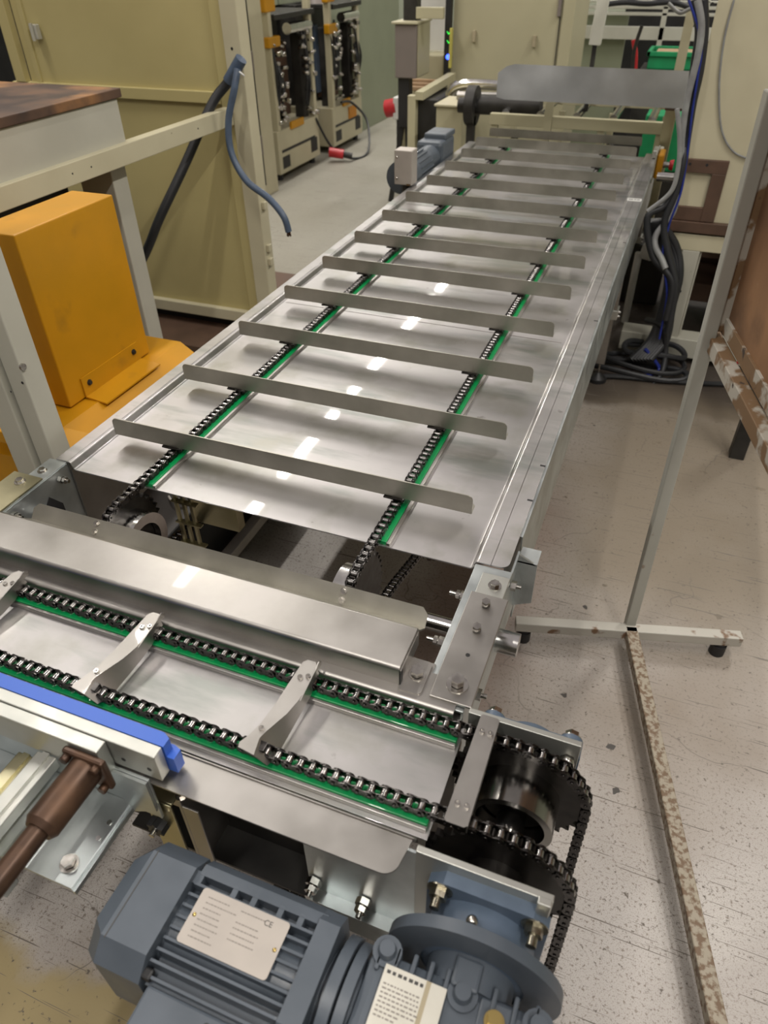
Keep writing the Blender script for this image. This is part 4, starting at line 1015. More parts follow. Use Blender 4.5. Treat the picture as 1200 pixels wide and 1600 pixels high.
# ------------------------------------------------------------------ machine row in the background
def bg_machine(y0, y1, label):
    X = -2.3; L = y1 - y0; t = thing('press_machine', label, 'machine', (X - 0.4, (y0 + y1) / 2, 0))
    MB().box(X - 0.7, X, y0, y1, 0.06, 0.42, 0.006).build('base', M_CREAM, t)
    m = MB(); m.box(X - 0.001, X + 0.003, y0 + 0.06, y1 - 0.10, 0.235, 0.258); m.box(X - 0.001, X + 0.003, y0 + 0.06, y0 + 0.2, 0.10, 0.20); m.box(X - 0.001, X + 0.003, y1 - 0.2, y1 - 0.06, 0.12, 0.24); m.build('base_slot', M_BLACK, t)
    MB().box(X - 0.002, X + 0.02, y0 + 0.25, y1 - 0.35, 0.40, 0.46, 0.003).build('tray', M_TAN if False else M_YELLOW, t)
    MB().box(X - 0.75, X - 0.35, y0 + 0.03, y1 - 0.03, 0.42, 1.28, 0.01).build('dark_body', M_DARK, t)
    MB().box(X - 0.38, X - 0.30, y0 + L * 0.40, y0 + L * 0.52, 0.5, 1.1, 0.01).build('blue_hose_guide', M_CBLUE, t)
    MB().box(X - 0.36, X - 0.20, y0 + L * 0.52, y0 + L * 0.80, 0.45, 1.05, 0.01).build('brown_slide', M_BROWNP, t)
    for yy in (y0 + 0.03, y1 - 0.07):
        MB().box(X - 0.06, X, yy, yy + 0.055, 0.42, 1.5, 0.004).build('column', M_CREAM, t)
        MB().box(X - 0.16, X - 0.06, yy + 0.06 if yy < y0 + 0.1 else yy - 0.10, yy + 0.16 if yy < y0 + 0.1 else yy, 0.42, 1.1, 0.01).build('valve_block', M_DARK, t)
    MB().box(X - 0.45, X + 0.02, y0 + 0.10, y1 + 0.02, 1.24, 1.28, 0.006).build('top_plate', M_DARK, t)
    MB().cyl((X - 0.02, y0 + L * 0.45, 1.16), (X - 0.02, y1 - 0.05, 1.16), 0.045, 20).build('silver_roller', M_BRIGHT, t)
    MB().box(X - 0.7, X - 0.5, y0, y1 + 0.3, 1.28, 2.3, 0.004).build('back_panel', M_SAGE, t)
    MB().box(X - 0.55, X - 0.50, y0 + L * 0.75, y0 + L * 0.9, 1.2, 2.3, 0.004).build('dark_upright', M_DARK, t)
    MB().cyl((X - 0.25, y0 + L * 0.35, 1.28), (X - 0.25, y0 + L * 0.35, 1.33), 0.11, 24, 0.08).build('grey_cap', M_GREYB, t)
    MB().box(X - 0.05, X + 0.01, y0 - 0.02, y0 + 0.16, 1.30, 1.85, 0.01).box(X - 0.05, X + 0.01, y0 + 0.0, y0 + 0.2, 1.05, 1.13, 0.01).build('yellow_guard', M_YELLOW, t)
    MB().cyl((X + 0.01, y0 + 0.12, 1.5), (X + 0.05, y0 + 0.12, 1.5), 0.03, 14).build('red_button', M_RED, t)
    m = MB()
    for k in range(46):
        yy = random.choice((random.uniform(y0 + 0.06, y0 + 0.26), random.uniform(y1 - 0.25, y1 - 0.02))); zz = random.uniform(0.45, 1.1)
        m.cyl((X - 0.03, yy, zz), (X + 0.03, yy + random.uniform(-0.03, 0.03), zz + random.uniform(-0.03, 0.03)), random.uniform(0.008, 0.02), 8)
    o = m.build('hose_fitting', M_BOLT, t); o['kind'] = 'stuff'
    m = MB()
    for k in range(12):
        yy = random.choice((y0 + 0.15, y1 - 0.12)) + random.uniform(-0.08, 0.08); z0 = random.uniform(0.5, 0.7); z1 = random.uniform(0.85, 1.2)
        m.tube(smooth([(X - 0.02, yy, z0), (X + 0.015, yy + random.uniform(-0.04, 0.04), (z0 + z1) / 2), (X - 0.02, yy + random.uniform(-0.05, 0.05), z1)], 5), 0.011, 6)
    o = m.build('hose', M_RUBBER, t); o['kind'] = 'stuff'
    for yy in (y0 + 0.08, y1 - 0.08):
        MB().cyl((X - 0.06, yy, 0), (X - 0.06, yy, 0.06), 0.03, 12).build('foot', M_BLACK, t)
    return t
m1 = bg_machine(5.12, 5.98, 'nearer of two cream based machines with dark hose covered fronts in the left background')
m2 = bg_machine(6.32, 7.10, 'farther of two cream based machines in the left background, with an orange label')
o = MB().box(-2.299, -2.290, 6.72, 6.92, 0.26, 0.37).build('orange_label', M_ORANGE, m2)
tag(MB().box(-3.3, -2.45, 7.4, 8.7, 0.0, 2.3, 0.005).build('sage_cabinet', M_SAGE), 'sage green machine cabinet beyond the two background machines', 'cabinet')
tag(MB().tube(smooth([(-2.3, 5.92, 0.4), (-2.2, 6.05, 0.12), (-2.0, 6.1, 0.02), (-1.95, 6.4, 0.03), (-2.1, 6.75, 0.25), (-2.25, 6.7, 0.42), (-2.28, 6.5, 0.45)]), 0.012, 8).build('floor_hose', M_RUBBER), 'black hose looping on the floor between the two background machines', 'hose')
pg = thing('red_plug', 'red industrial plug lying at the foot of the nearer background machine', 'plug', (-2.14, 6.0, 0.05))
MB().cyl((-2.2, 5.98, 0.09), (-2.06, 6.02, 0.07), 0.045, 16).build('shell', M_RED, pg)
MB().cyl((-2.06, 6.02, 0.07), (-1.98, 6.05, 0.05), 0.03, 12).build('neck', M_DARK, pg)
pg = thing('red_socket', 'red round industrial socket on the black stand in the background', 'socket', at(604, 170, y=5.4))
a = at(604, 170, y=5.4)
MB().cyl(a, a + Vector((0.10, 0, 0.02)), 0.07, 18).build('shell', M_RED, pg)
MB().box(a.x + 0.08, a.x + 0.14, a.y - 0.06, a.y + 0.06, a.z - 0.07, a.z + 0.10, 0.01).build('back_box', M_WHITE, pg)
MB().box(a.x + 0.10, a.x + 0.13, a.y - 0.02, a.y + 0.02, 0, a.z - 0.07).build('stem', M_BLACK, pg)

# control box on black stand
yk = 4.8
cb = thing('control_stand', 'grey control box on a black steel stand beyond the long conveyor', 'control box', at(628, 310, y=yk) * 1.0)
p0 = at(617, 122, y=yk); p1 = at(650, 38, y=yk)
MB().box(p0.x, p1.x + 0.005, yk, yk + 0.30, p0.z, p1.z, 0.008).build('box_front', M_GREYB, cb)
MB().box(p1.x + 0.006, p1.x + 0.012, yk + 0.02, yk + 0.30, p0.z + 0.01, p1.z).build('box_side', M_CREAM2, cb)
MB().box(p0.x - 0.02, p1.x + 0.02, yk - 0.02, yk + 0.32, p1.z, p1.z + 0.015, 0.003).build('box_lid', M_CREAM2, cb)
MB().box(p1.x - 0.02, p1.x + 0.19, yk + 0.05, yk + 0.09, p1.z + 0.03, p1.z + 0.10, 0.004).build('cream_arm', M_CREAM2, cb)
MB().box(p0.x + 0.03, p1.x - 0.03, yk + 0.1, yk + 0.2, p1.z + 0.01, p1.z + 0.35, 0.004).build('dark_neck', M_DARK, cb)
pp0 = at(628, 200, y=yk)
MB().box(pp0.x - 0.045, pp0.x + 0.045, yk + 0.03, yk + 0.12, pp0.z, p0.z, 0.004).build('black_column', M_BLACK, cb)
MB().bar((pp0.x - 0.02, yk + 0.07, pp0.z + 0.02), (at(606, 312, y=yk).x, yk + 0.07, 0.0), 0.035, 0.035, up=(0,1,0)).bar((pp0.x + 0.02, yk + 0.07, pp0.z + 0.02), (pp0.x + 0.03, yk + 0.15, 0.0), 0.035, 0.035, up=(0,1,0)).build('leg', M_BLACK, cb)

# cream machine frame with black panel left of far end
fx = thing('cream_machine_frame', 'cream framed machine with a black side panel behind the far gear motor', 'machine', (-0.9, 4.9, 0))
a = at(655, 150, y=4.3); b_ = at(700, 130, y=5.0)
MB().bar((a.x, 4.3, a.z), (b_.x, 5.1, a.z + 0.02), 0.06, 0.05).build('top_rail', M_CREAM2, fx)
for (uu, y_) in ((642, 4.3), (690, 4.9)):
    q = at(uu, 250, y=y_); MB().box(q.x - 0.03, q.x + 0.03, y_, y_ + 0.06, 0, a.z, 0.004).build('upright', M_CREAM2, fx)
q = at(665, 200, y=4.35)
MB().box(q.x - 0.10, q.x + 0.09, 4.36, 4.9, 0.1, a.z - 0.03, 0.004).build('black_panel', M_BLACK, fx)
cbx = thing('cream_junction_box', 'cream metal box just behind the far gear motor', 'box', at(702, 200, y=4.15))
p = at(680, 225, y=4.1); q = at(724, 168, y=4.1)
MB().box(p.x, q.x, 4.1, 4.4, 0.3, q.z, 0.006).build('box_body', M_CREAM2, cbx)
MB().box(p.x - 0.01, q.x + 0.01, 4.08, 4.42, q.z, q.z + 0.015, 0.004).build('lid', M_CREAM, cbx)
MB().box(p.x + 0.02, q.x - 0.02, 4.15, 4.35, 0, 0.3, 0.006).build('plinth', M_DARK, cbx)
tm = thing('timber_offcut', 'timber boards stacked on the machine behind the grey control box', 'timber', at(665, 130, y=5.3))
p = at(640, 140, y=5.3); q = at(700, 118, y=5.3)
for k in range(3): MB().box(p.x, q.x, 5.25 + 0.05 * k, 5.29 + 0.05 * k, p.z + 0.01 * k, p.z + 0.03 + 0.02 * k, 0.003).build('board', M_WOOD, tm)
MB().box(p.x + 0.05, q.x - 0.02, 5.26, 5.38, 0, p.z + 0.001, 0.004).build('trestle', M_CREAM2, tm)

# pipe, dark drive roller, flange wheel
pi_ = thing('silver_pipe', 'shiny silver duct pipe bending behind the long conveyor', 'pipe', at(740, 135, y=4.5))
m = MB(); m.tube(smooth([at(702, 172, y=4.5), at(704, 145, y=4.5), at(722, 133, y=4.5), at(760, 132, y=4.5), at(800, 136, y=4.5)]), 0.035, 16); m.build('duct', M_BRIGHT, pi_)
m = MB(); m.tube([at(715, 150, y=4.3), at(800, 152, y=4.3)], 0.03, 16); m.build('sleeve', M_STEEL, pi_)
ro = thing('drive_roller', 'dark steel roller with a flange wheel behind the long conveyor', 'roller', at(790, 165, y=3.95))
a = at(750, 163, y=3.95); b_ = at(846, 166, y=3.95)
MB().cyl(a, b_, 0.058, 28).build('roller_body', M_DARK, ro)
a2 = at(738, 165, y=3.95)
MB().cyl(a2 - Vector((0.03, 0, 0)), a2 + Vector((0.03, 0, 0)), 0.115, 32).cyl(a2 - Vector((0.09, 0, 0)), a2 + Vector((0.09, 0, 0)), 0.045, 24).build('flange_wheel', M_DARK, ro)
MB().box(a2.x - 0.02, a2.x + 0.03, 3.9, 3.95, 0, a2.z - 0.05, 0.003).build('support_leg', M_DARK, ro)

# roller table beyond
rt = thing('roller_table', 'cream roller table frame standing across the far end of the long conveyor', 'roller conveyor', (0.45, 3.95, 0))
zz0 = at(770, 194, y=3.8).z; zz1 = at(770, 176, y=3.8).z
MB().box(-0.03, 1.05, 3.78, 3.82, zz0, zz1, 0.003).build('front_rail', M_CREAM2, rt)
MB().box(-0.03, 1.05, 4.35, 4.39, zz0 + 0.04, zz1 + 0.05, 0.003).build('rear_rail', M_CREAM2, rt)
for k in range(5):
    xx = 0.06 + 0.22 * k
    MB().cyl((xx, 3.81, zz1 + 0.0), (xx, 4.36, zz1 + 0.0), 0.024, 14).build('roller', M_BRIGHT, rt)
for xx in (0.0, 0.33, 0.66, 1.0):
    for yy in (3.79, 4.35): MB().box(xx - 0.02, xx + 0.02, yy, yy + 0.035, 0, zz0 + 0.001, 0.002).build('leg', M_CREAM2, rt)
MB().box(0.31, 0.36, 3.775, 3.80, zz0 - 0.02, zz1 + 0.14, 0.002).build('stub_post', M_CREAM2, rt)

# curved guide plate
cp = thing('curved_guide_plate', 'wide curved sheet steel guide plate standing above the far end of the long conveyor', 'guide plate', (0.58, 3.5, 1.02))
m = MB(); N = 24; top = []; botm = []
for layer_ in (0, 0.003):
    ra = []; rb = []
    for i in range(N + 1):
        t = i / N; uu = 777 + t * (1078 - 777); y_ = 3.45 + 0.10 * sin(pi * t) + layer_
        za = at(777 + 301 * t, 99 + 12 * t, y=y_).z; zb_ = at(777 + 290 * t, 155 + 15 * t, y=y_).z
        if i == 0: za -= 0.045; zb_ += 0.012
        if i == 1: za -= 0.012
        xx = at(uu, 130, y=y_).x
        ra.append(m.bm.verts.new((xx, y_, za))); rb.append(m.bm.verts.new((xx, y_, zb_)))
    top.append(ra); botm.append(rb)
for i in range(N):
    for f in ((top[0][i], top[0][i+1], botm[0][i+1], botm[0][i]), (top[1][i+1], top[1][i], botm[1][i], botm[1][i+1]), (top[0][i+1], top[0][i], top[1][i], top[1][i+1]), (botm[0][i], botm[0][i+1], botm[1][i+1], botm[1][i])):
        m.bm.faces.new(f).smooth = True
m.bm.faces.new((top[0][0], botm[0][0], botm[1][0], top[1][0])); m.bm.faces.new((top[0][N], top[1][N], botm[1][N], botm[0][N]))
m.build('plate', M_GUIDE, cp)
q = at(1048, 200, y=3.62)
MB().box(q.x - 0.045, q.x + 0.015, 3.57, 3.63, 0, 1.08, 0.003).build('support_post', M_OLIVE, cp)
MB().box(q.x - 0.05, q.x + 0.06, 3.54, 3.575, 1.0, 1.06, 0.003).build('holder', M_BROWNP, cp)

# aluminium profile post with mount
ap = thing('aluminium_post', 'slotted aluminium profile post rising behind the curved guide plate', 'post', at(925, 100, y=4.0))
q0_ = at(926, 98, y=4.0); q1_ = at(932, 70, y=4.0)
MB().bar((q1_.x - 0.01, 4.0, q1_.z), (q1_.x + 0.04, 4.0, q1_.z + 0.9), 0.065, 0.065, up=(0,1,0), bev=0.004).build('profile', M_WHITEF, ap)
MB().cyl((q0_.x - 0.0, 4.0, 0.90), (q1_.x - 0.01, 4.0, q1_.z + 0.01), 0.014, 14).build('rod', M_DARK, ap)
MB().box(q0_.x - 0.12, q0_.x + 0.12, 3.93, 4.07, q0_.z - 0.12, q0_.z - 0.04, 0.02).build('clear_base', M_GALV, ap)

# big cream cabinet in the back
bc = thing('cream_cabinet', 'large cream switch cabinet with two door latches behind the curved plate', 'cabinet', (-0.2, 5.4, 0))
a = at(707, 60, y=5.2); b_ = at(893, 60, y=5.2)
MB().box(a.x, b_.x, 5.2, 5.9, 0.0, 2.3, 0.006).build('cabinet_body', M_CREAM2, bc)
MB().box(at(876, 50, y=5.2).x, b_.x - 0.0, 5.185, 5.201, 0.0, 2.3, 0.003).build('door_edge', M_CREAM2, bc)
g_ = at(873, 50, y=5.19).x; MB().box(g_ - 0.006, g_, 5.19, 5.201, 0.2, 2.3).build('door_gap', M_DARK, bc)
for (uu, vv) in ((741, 57), (835, 65)):
    h_ = at(uu, vv, y=5.19); MB().box(h_.x - 0.012, h_.x + 0.012, 5.17, 5.2, h_.z - 0.035, h_.z + 0.04, 0.003).build('latch', M_TAN, bc)
h_ = at(875, 10, y=5.19); MB().box(h_.x - 0.012, h_.x + 0.012, 5.17, 5.2, h_.z - 0.06, h_.z + 0.06, 0.003).build('hinge', M_GREYB, bc)
sg = thing('light_tower', 'narrow black and yellow strip with tiny green and blue lamps beside the cream cabinet', 'indicator', at(703, 100, y=5.15))
a = at(698, 105, y=5.15); b_ = at(705, 0, y=5.15)
MB().box(b_.x - 0.035, b_.x + 0.01, 5.12, 5.18, a.z - 0.05, 2.2, 0.004).build('black_strip', M_BLACK, sg)
MB().box(b_.x + 0.012, b_.x + 0.03, 5.10, 5.14, a.z, at(707, 43, y=5.15).z, 0.003).build('yellow_strip', mat('pale_yellow', (0.55, 0.5, 0.12), 0.5), sg)
def glow(name, col, s):
    m_ = bpy.data.materials.new(name); m_.use_nodes = True; b = m_.node_tree.nodes['Principled BSDF']
    b.inputs['Base Color'].default_value = (*col, 1); b.inputs['Emission Color'].default_value = (*col, 1); b.inputs['Emission Strength'].default_value = s; return m_
MG = glow('green_lamp', (0.05, 0.9, 0.1), 1.0); MBL = glow('blue_lamp', (0.03, 0.08, 1.0), 6)
for vv in (52, 66):
    h_ = at(701, vv, y=5.115); m = MB()
    m.bar((h_.x - 0.014, 5.117, h_.z + 0.012), (h_.x, 5.117, h_.z - 0.006), 0.005, 0.004, up=(0,1,0)).bar((h_.x, 5.117, h_.z - 0.006), (h_.x + 0.014, 5.117, h_.z + 0.012), 0.005, 0.004, up=(0,1,0))
    m.build('green_lamp', MG, sg)
h_ = at(700, 89, y=5.11); MB().sphere((h_.x, 5.11, h_.z), 0.018, (1, 0.4, 1)).build('blue_lamp', MBL, sg)
wp = at(655, 78, y=5.7); wq = at(698, 0, y=5.7)
tag(MB().box(wp.x - 0.05, wq.x, 5.7, 5.74, wp.z, 2.1, 0.003).build('white_board', M_WHITE), 'blank white board behind the grey control box', 'board')
tag(MB().box(wp.x - 0.1, wq.x + 0.05, 5.5, 6.0, 0.0, wp.z - 0.01, 0.01).build('cream_bench', M_CREAM2), 'cream bench below the white board in the background', 'bench')

# back right: pale frames, crate
wf = thing('pale_rack', 'pale painted steel rack far behind the curved guide plate', 'rack', (1.0, 6.2, 0))
yq = 6.2
for (v0, v1) in ((40, 60), (8, 13), (18, 23), (0, 3)):
    a = at(900, v1, y=yq); b_ = at(1100, v0 + 6, y=yq)
    MB().box(at(897, 50, y=yq).x, b_.x + 0.6, yq, yq + 0.06, a.z, at(900, v0, y=yq).z, 0.003).build('shelf_rail', M_WHITEF, wf)
for uu in (903, 1037, 1100):
    a = at(uu, 30, y=yq); MB().box(a.x - 0.02, a.x + 0.02, yq, yq + 0.05, 0, 2.2, 0.003).build('upright', M_WHITEF, wf)
a = at(920, 70, y=yq + 0.1); b_ = at(975, 70, y=yq + 0.1)
MB().box(at(893, 70, y=yq + 0.1).x, b_.x, yq + 0.1, yq + 0.15, 0.2, 1.25, 0.003).build('grey_panel', M_SAGE, wf)
tag(MB().box(at(960, 90, y=6.6).x, at(1110, 90, y=6.6).x + 0.8, 6.9, 7.0, 0.0, 2.0).build('dark_cover', M_BLACK), 'black machine cover deep behind the pale rack', 'cover')
cr = thing('green_crate', 'green plastic crate on the rack at the top right', 'crate', (1.1, 5.3, 0.9))
a = at(1010, 108, y=5.3); b_ = at(1085, 82, y=5.3)
MB().box(a.x, b_.x + 0.06, 5.3, 5.305, a.z, b_.z, 0.002).box(a.x, b_.x + 0.06, 5.65, 5.655, a.z, b_.z, 0.002).box(a.x, a.x + 0.005, 5.3, 5.65, a.z, b_.z, 0.002).box(b_.x + 0.055, b_.x + 0.06, 5.3, 5.65, a.z, b_.z, 0.002).box(a.x, b_.x + 0.06, 5.3, 5.65, a.z, a.z + 0.006).build('crate_body', M_CRATE, cr)
MB().box(a.x - 0.015, b_.x + 0.075, 5.285, 5.31, b_.z - 0.03, b_.z, 0.003).box(a.x - 0.015, b_.x + 0.075, 5.64, 5.67, b_.z - 0.03, b_.z, 0.003).box(a.x - 0.015, a.x + 0.01, 5.285, 5.67, b_.z - 0.03, b_.z, 0.003).build('crate_rim', M_CRATE, cr)
tag(MB().box(a.x + 0.04, b_.x + 0.02, 5.36, 5.6, b_.z - 0.04, b_.z - 0.01, 0.004).build('cardboard', M_WOOD), 'brown cardboard sheet lying in the green crate', 'cardboard')
tag(MB().box(a.x - 0.05, b_.x + 0.15, 5.25, 5.7, 0.0, a.z - 0.002, 0.004).build('crate_table', M_DARK), 'dark support under the green crate', 'table')
a = at(990, 240, y=4.6)
tag(MB().box(0.86, 1.25, 4.6, 4.9, 0.45, 0.80, 0.01).build('green_bin', M_CRATE), 'green plastic bin behind the far right corner of the long conveyor', 'bin')
tag(MB().box(0.84, 1.27, 4.58, 4.92, 0.0, 0.449, 0.01).build('bin_stand', M_DARK), 'dark stand under the green bin', 'stand')
a = at(1065, 108, y=4.4); b_ = at(1085, 0, y=4.4)
tag(MB().bar((a.x - 0.02, 4.4, 0.0), (b_.x, 4.4, b_.z + 0.4), 0.055, 0.055, up=(0,1,0)).build('olive_post', M_CREAM), 'tall cream post rising left of the cable bundle', 'post')
cab([(1003, 40), (992, 75), (988, 112)], 0.012, M_DARK, 'dark rod hanging behind the curved plate', y=4.8, name='hanging_rod')
cab([(990, 62), (993, 85), (992, 112)], 0.016, M_RED, 'red hose behind the curved plate', y=5.0, name='red_hose')
cab([(940, 8), (975, 4), (1010, 6), (1050, 4), (1078, 12)], 0.014, M_RUBBER, 'black cable draped along the top behind the aluminium post', y=4.2)
cab([(1044, 5), (1062, 20), (1080, 14), (1090, 24)], 0.010, M_CGREY, 'thin grey cable looping beside the cable bundle at the top right', y=4.1)

# ------------------------------------------------------------------ right machine
YR = 2.58
rm = thing('right_machine', 'cream machine body with open leg frame and brown bracket at the right', 'machine', (1.7, 3.0, 0))
def ry(uu, vv): return at(uu, vv, y=YR)
za = ry(1145, 368).z
xa = ry(1072, 250).x
MB().box(xa - 0.02, 2.6, YR + 0.02, YR + 0.9, za + 0.02, 2.35, 0.004).build('body_panel', M_CREAM, rm)
z2 = ry(1100, 394).z
MB().box(ry(1040, 370).x, 2.6, YR, YR + 0.06, z2, ry(1110, 369).z, 0.003).build('sill_rail', M_CREAM, rm)
MB().box(ry(1040, 355).x, ry(1145, 368).x, YR - 0.012, YR + 0.04, ry(1145, 369).z, ry(1145, 352).z, 0.002).build('brown_strip', M_BROWNP, rm)
# brown C bracket
zt_, zb_ = ry(1100, 250).z, ry(1100, 347).z
x0_, x1_ = ry(1062, 262).x, ry(1138, 262).x
MB().box(x0_, x1_, YR, YR + 0.02, zt_ - 0.055, zt_, 0.002).build('bracket_top', M_BROWNP, rm)
MB().box(x1_ - 0.06, x1_, YR, YR + 0.02, zb_, zt_ - 0.055, 0.002).build('bracket_side', M_BROWNP, rm)
MB().box(x0_ - 0.02, x1_ - 0.06, YR, YR + 0.02, zb_, zb_ + 0.06, 0.002).build('bracket_bottom', M_BROWNP, rm)
m = MB()
for xx in (x0_ + 0.04, x1_ - 0.09): m.cyl((xx, YR - 0.001, zt_ - 0.02), (xx, YR + 0.001, zt_ - 0.02), 0.006, 12)
m.build('bracket_hole', M_BLACK, rm)
xl0, xl1 = ry(1033, 526).x, ry(1058, 529).x
MB().box(xl0, xl1, YR, YR + 0.10, 0.135, z2, 0.003).build('leg', M_GREYCR, rm)
MB().box(xl1 + 0.002, xl1 + 0.010, YR + 0.02, YR + 0.10, 0.135, z2, 0.001).build('leg_flange', M_GREYCR, rm)
MB().box(ry(965, 548).x, 2.6, YR - 0.02, YR + 0.10, 0.035, 0.135, 0.004).build('bottom_rail', M_GREYCR, rm)
MB().box(2.2, 2.3, YR, YR + 0.1, 0.135, z2, 0.003).build('leg', M_GREYCR, rm)
for xx in (1.2, 1.9): MB().box(xx, xx + 0.1, YR, YR + 0.08, 0, 0.036).build('shim_foot', M_DARK, rm)
m = MB(); hh_ = ry(1063, 455); m.cyl((hh_.x, YR - 0.001, hh_.z), (hh_.x, YR + 0.001, hh_.z), 0.006, 12); m.build('leg_hole', M_BLACK, rm)
MB().box(1.25, 2.6, YR + 0.85, YR + 0.90, 0.14, z2, 0.003).build('rear_panel', M_BROWNP, rm)
MB().box(1.35, 2.5, YR + 0.45, YR + 0.80, 0.16, 0.26, 0.003).box(1.35, 2.5, YR + 0.45, YR + 0.8, 0.40, 0.44, 0.003).build('inner_shelf', M_BROWNP, rm)
MB().box(1.48, 1.54, YR + 0.35, YR + 0.42, 0.14, 0.42, 0.003).build('inner_upright', M_CREAM, rm)
# thin wire down the cabinet
m = MB(); m.tube(smooth([at(1147, 0, y=YR + 0.015), at(1132, 60, y=YR + 0.012), at(1124, 130, y=YR + 0.012), at(1127, 200, y=YR + 0.012), at(1145, 236, y=YR + 0.012), at(1175, 250, y=YR + 0.012)]), 0.004, 8)
tag(m.build('thin_cable', M_CGREY), 'thin grey cable hanging in an arc on the cream machine at the right', 'cable')
tag(MB().cyl(at(1113, 6, y=YR + 0.018), at(1113, 6, y=YR + 0.018) - Vector((0, 0.012, 0)), 0.006, 12).build('panel_screw', M_DARK), 'dark screw head near the top of the cream machine at the right', 'screw')

# cable bundle
yb_ = YR - 0.12
bundle = [((1090, 0), (1096, 40), (1090, 90), (1075, 150), (1066, 210), (1063, 270), (1052, 330), (1026, 365), (1024, 385), (1034, 405), (1040, 420)), ((1100, 0), (1101, 50), (1094, 110), (1083, 160), (1074, 215), (1064, 275), (1040, 320), (1012, 340), (1020, 400), (1050, 440), (1040, 500)),
          ((1083, 0), (1092, 45), (1086, 95), (1078, 150), (1072, 200), (1068, 250), (1056, 300), (1038, 350), (1045, 400), (1055, 450), (1043, 520)), ((1076, 0), (1090, 40), (1096, 80), (1090, 120), (1081, 180), (1074, 240), (1064, 300), (1046, 350), (1035, 400), (1042, 460), (1030, 530))]
lbs = ['grey hose of the cable bundle running down the edge of the cream machine', 'black cable outermost in the bundle on the cream machine edge', 'black cable innermost in the bundle beside the emergency stop', 'bright blue cable in the bundle beside the emergency stop']
for i, pixs in enumerate(bundle):
    cab(pixs, (0.014, 0.016, 0.016, 0.005)[i], (M_CGREY, M_RUBBER, M_RUBBER, M_CBRIGHT)[i], lbs[i], ys=[yb_ + 0.02 * (i % 3)] * 5 + [yb_ - 0.02 * j for j in range(6)])
cab([(1058, 170), (1062, 215), (1060, 260), (1048, 300), (1012, 330)], 0.010, M_CGREY, 'grey cable curving down to the emergency stop box', y=2.42)
# thick mass of cables below
random.seed(11)
for k in range(7):
    du = k * 5 - 14
    cab([(1022 + du * 0.5, 345), (1040 + du, 385), (1052 + du * 0.6, 430), (1042 + du * 0.5, 480), (1028 + du * 0.8, 530), (1000 + du, 562)], 0.019, M_RUBBER,
        'thick cable %s in the drop of cables beside the right machine leg' % ['leftmost', 'second from left', 'third from left', 'middle', 'third from right', 'second from right', 'rightmost'][k], ys=[2.45, 2.48, 2.46, 2.45, 2.42, 2.36])
# floor coils
def coil(cx_, cy_, rx, ry_, z, r, m_, label, turns=1.0, ph=0.0):
    pts = [(cx_ + rx * cos(ph + 2*pi*turns*i/40), cy_ + ry_ * sin(ph + 2*pi*turns*i/40), z + 0.012 * sin(i * 0.5)) for i in range(41)]
    return tag(MB().tube(pts, r, 8).build('floor_cable', m_), label, 'cable')
c_ = at(985, 560, z=0.03)
coil(1.20, 2.42, 0.20, 0.10, 0.05, 0.013, M_RUBBER, 'black cable coil on the floor under the right machine rail', 1.6)
coil(1.16, 2.36, 0.26, 0.07, 0.03, 0.014, M_RUBBER, 'wide black cable coil nearest the conveyor foot', 1.3, 1.0)
coil(1.24, 2.46, 0.15, 0.08, 0.10, 0.014, M_RUBBER, 'black cable coil resting on top of the black coils', 1.2, 2.0)
tag(MB().tube(smooth([at(1008, 545, z=0.14), at(1030, 575, z=0.05), at(1018, 585, z=0.03), at(1000, 588, z=0.02)]), 0.009, 8).build('blue_cable', M_CBRIGHT), 'bright blue cable end among the floor coils', 'cable')
tag(MB().tube(smooth([at(905, 590, z=0.015), at(960, 588, z=0.015), at(1040, 595, z=0.015), at(1130, 600, z=0.015), at(1200, 598, z=0.015)]), 0.013, 8).build('floor_cable', M_RUBBER), 'black cable lying straight along the floor under the right machine', 'cable')
tag(MB().tube(smooth([at(1010, 500, y=2.5), at(1035, 510, y=2.4), at(1040, 545, y=2.4), at(1035, 580, y=2.35), at(1020, 600, y=2.3)]), 0.014, 10).build('looping_cable', M_RUBBER), 'black cable looping in front of the bottom rail of the right machine', 'cable')
# junk in the dark space behind
tag(MB().box(0.95, 1.2, 3.3, 3.6, 0.0, 0.35, 0.01).build('dark_gearbox', M_DARK), 'dark greasy box on the floor behind the far conveyor leg', 'box')
tag(MB().cyl((1.08, 3.0, 0.42), (1.12, 2.98, 0.42), 0.05, 18).cyl((1.05, 3.0, 0.0), (1.05, 3.0, 0.4), 0.02, 10).build('white_disc', M_WHITE), 'round white disc glimpsed in the dark beside the cable drop', 'disc')

# emergency stop
ep = at(1018, 318, x=1.06); ep.y -= 0.0
es = thing('emergency_stop', 'yellow emergency stop box with a red mushroom button on the far right flange', 'emergency stop', ep)
MB().box(1.033, 1.040, ep.y - 0.05, ep.y + 0.17, 0.765, 0.900, 0.002).build('bracket', M_ALU, es)
MB().box(1.0405, 1.074, ep.y, ep.y + 0.14, 0.775, 0.890, 0.008).build('yellow_box', M_YELLOW, es)
MB().cyl((1.074, ep.y + 0.07, 0.83), (1.108, ep.y + 0.07, 0.83), 0.014, 16).build('stem', M_BOLT, es)
MB().cyl((1.104, ep.y + 0.07, 0.83), (1.124, ep.y + 0.07, 0.83), 0.022, 20, 0.027).build('red_button', M_RED, es)
lq = at(990, 313, z=ZF)
sl = thing('flange_label', 'small white strip label with black marks on the right flange near the emergency stop', 'label', (lq.x, lq.y, ZF))
MB().box(lq.x - 0.03, lq.x + 0.035, lq.y - 0.015, lq.y + 0.03, ZF, ZF + 0.0015).build('strip', M_WHITE, sl)
m = MB()
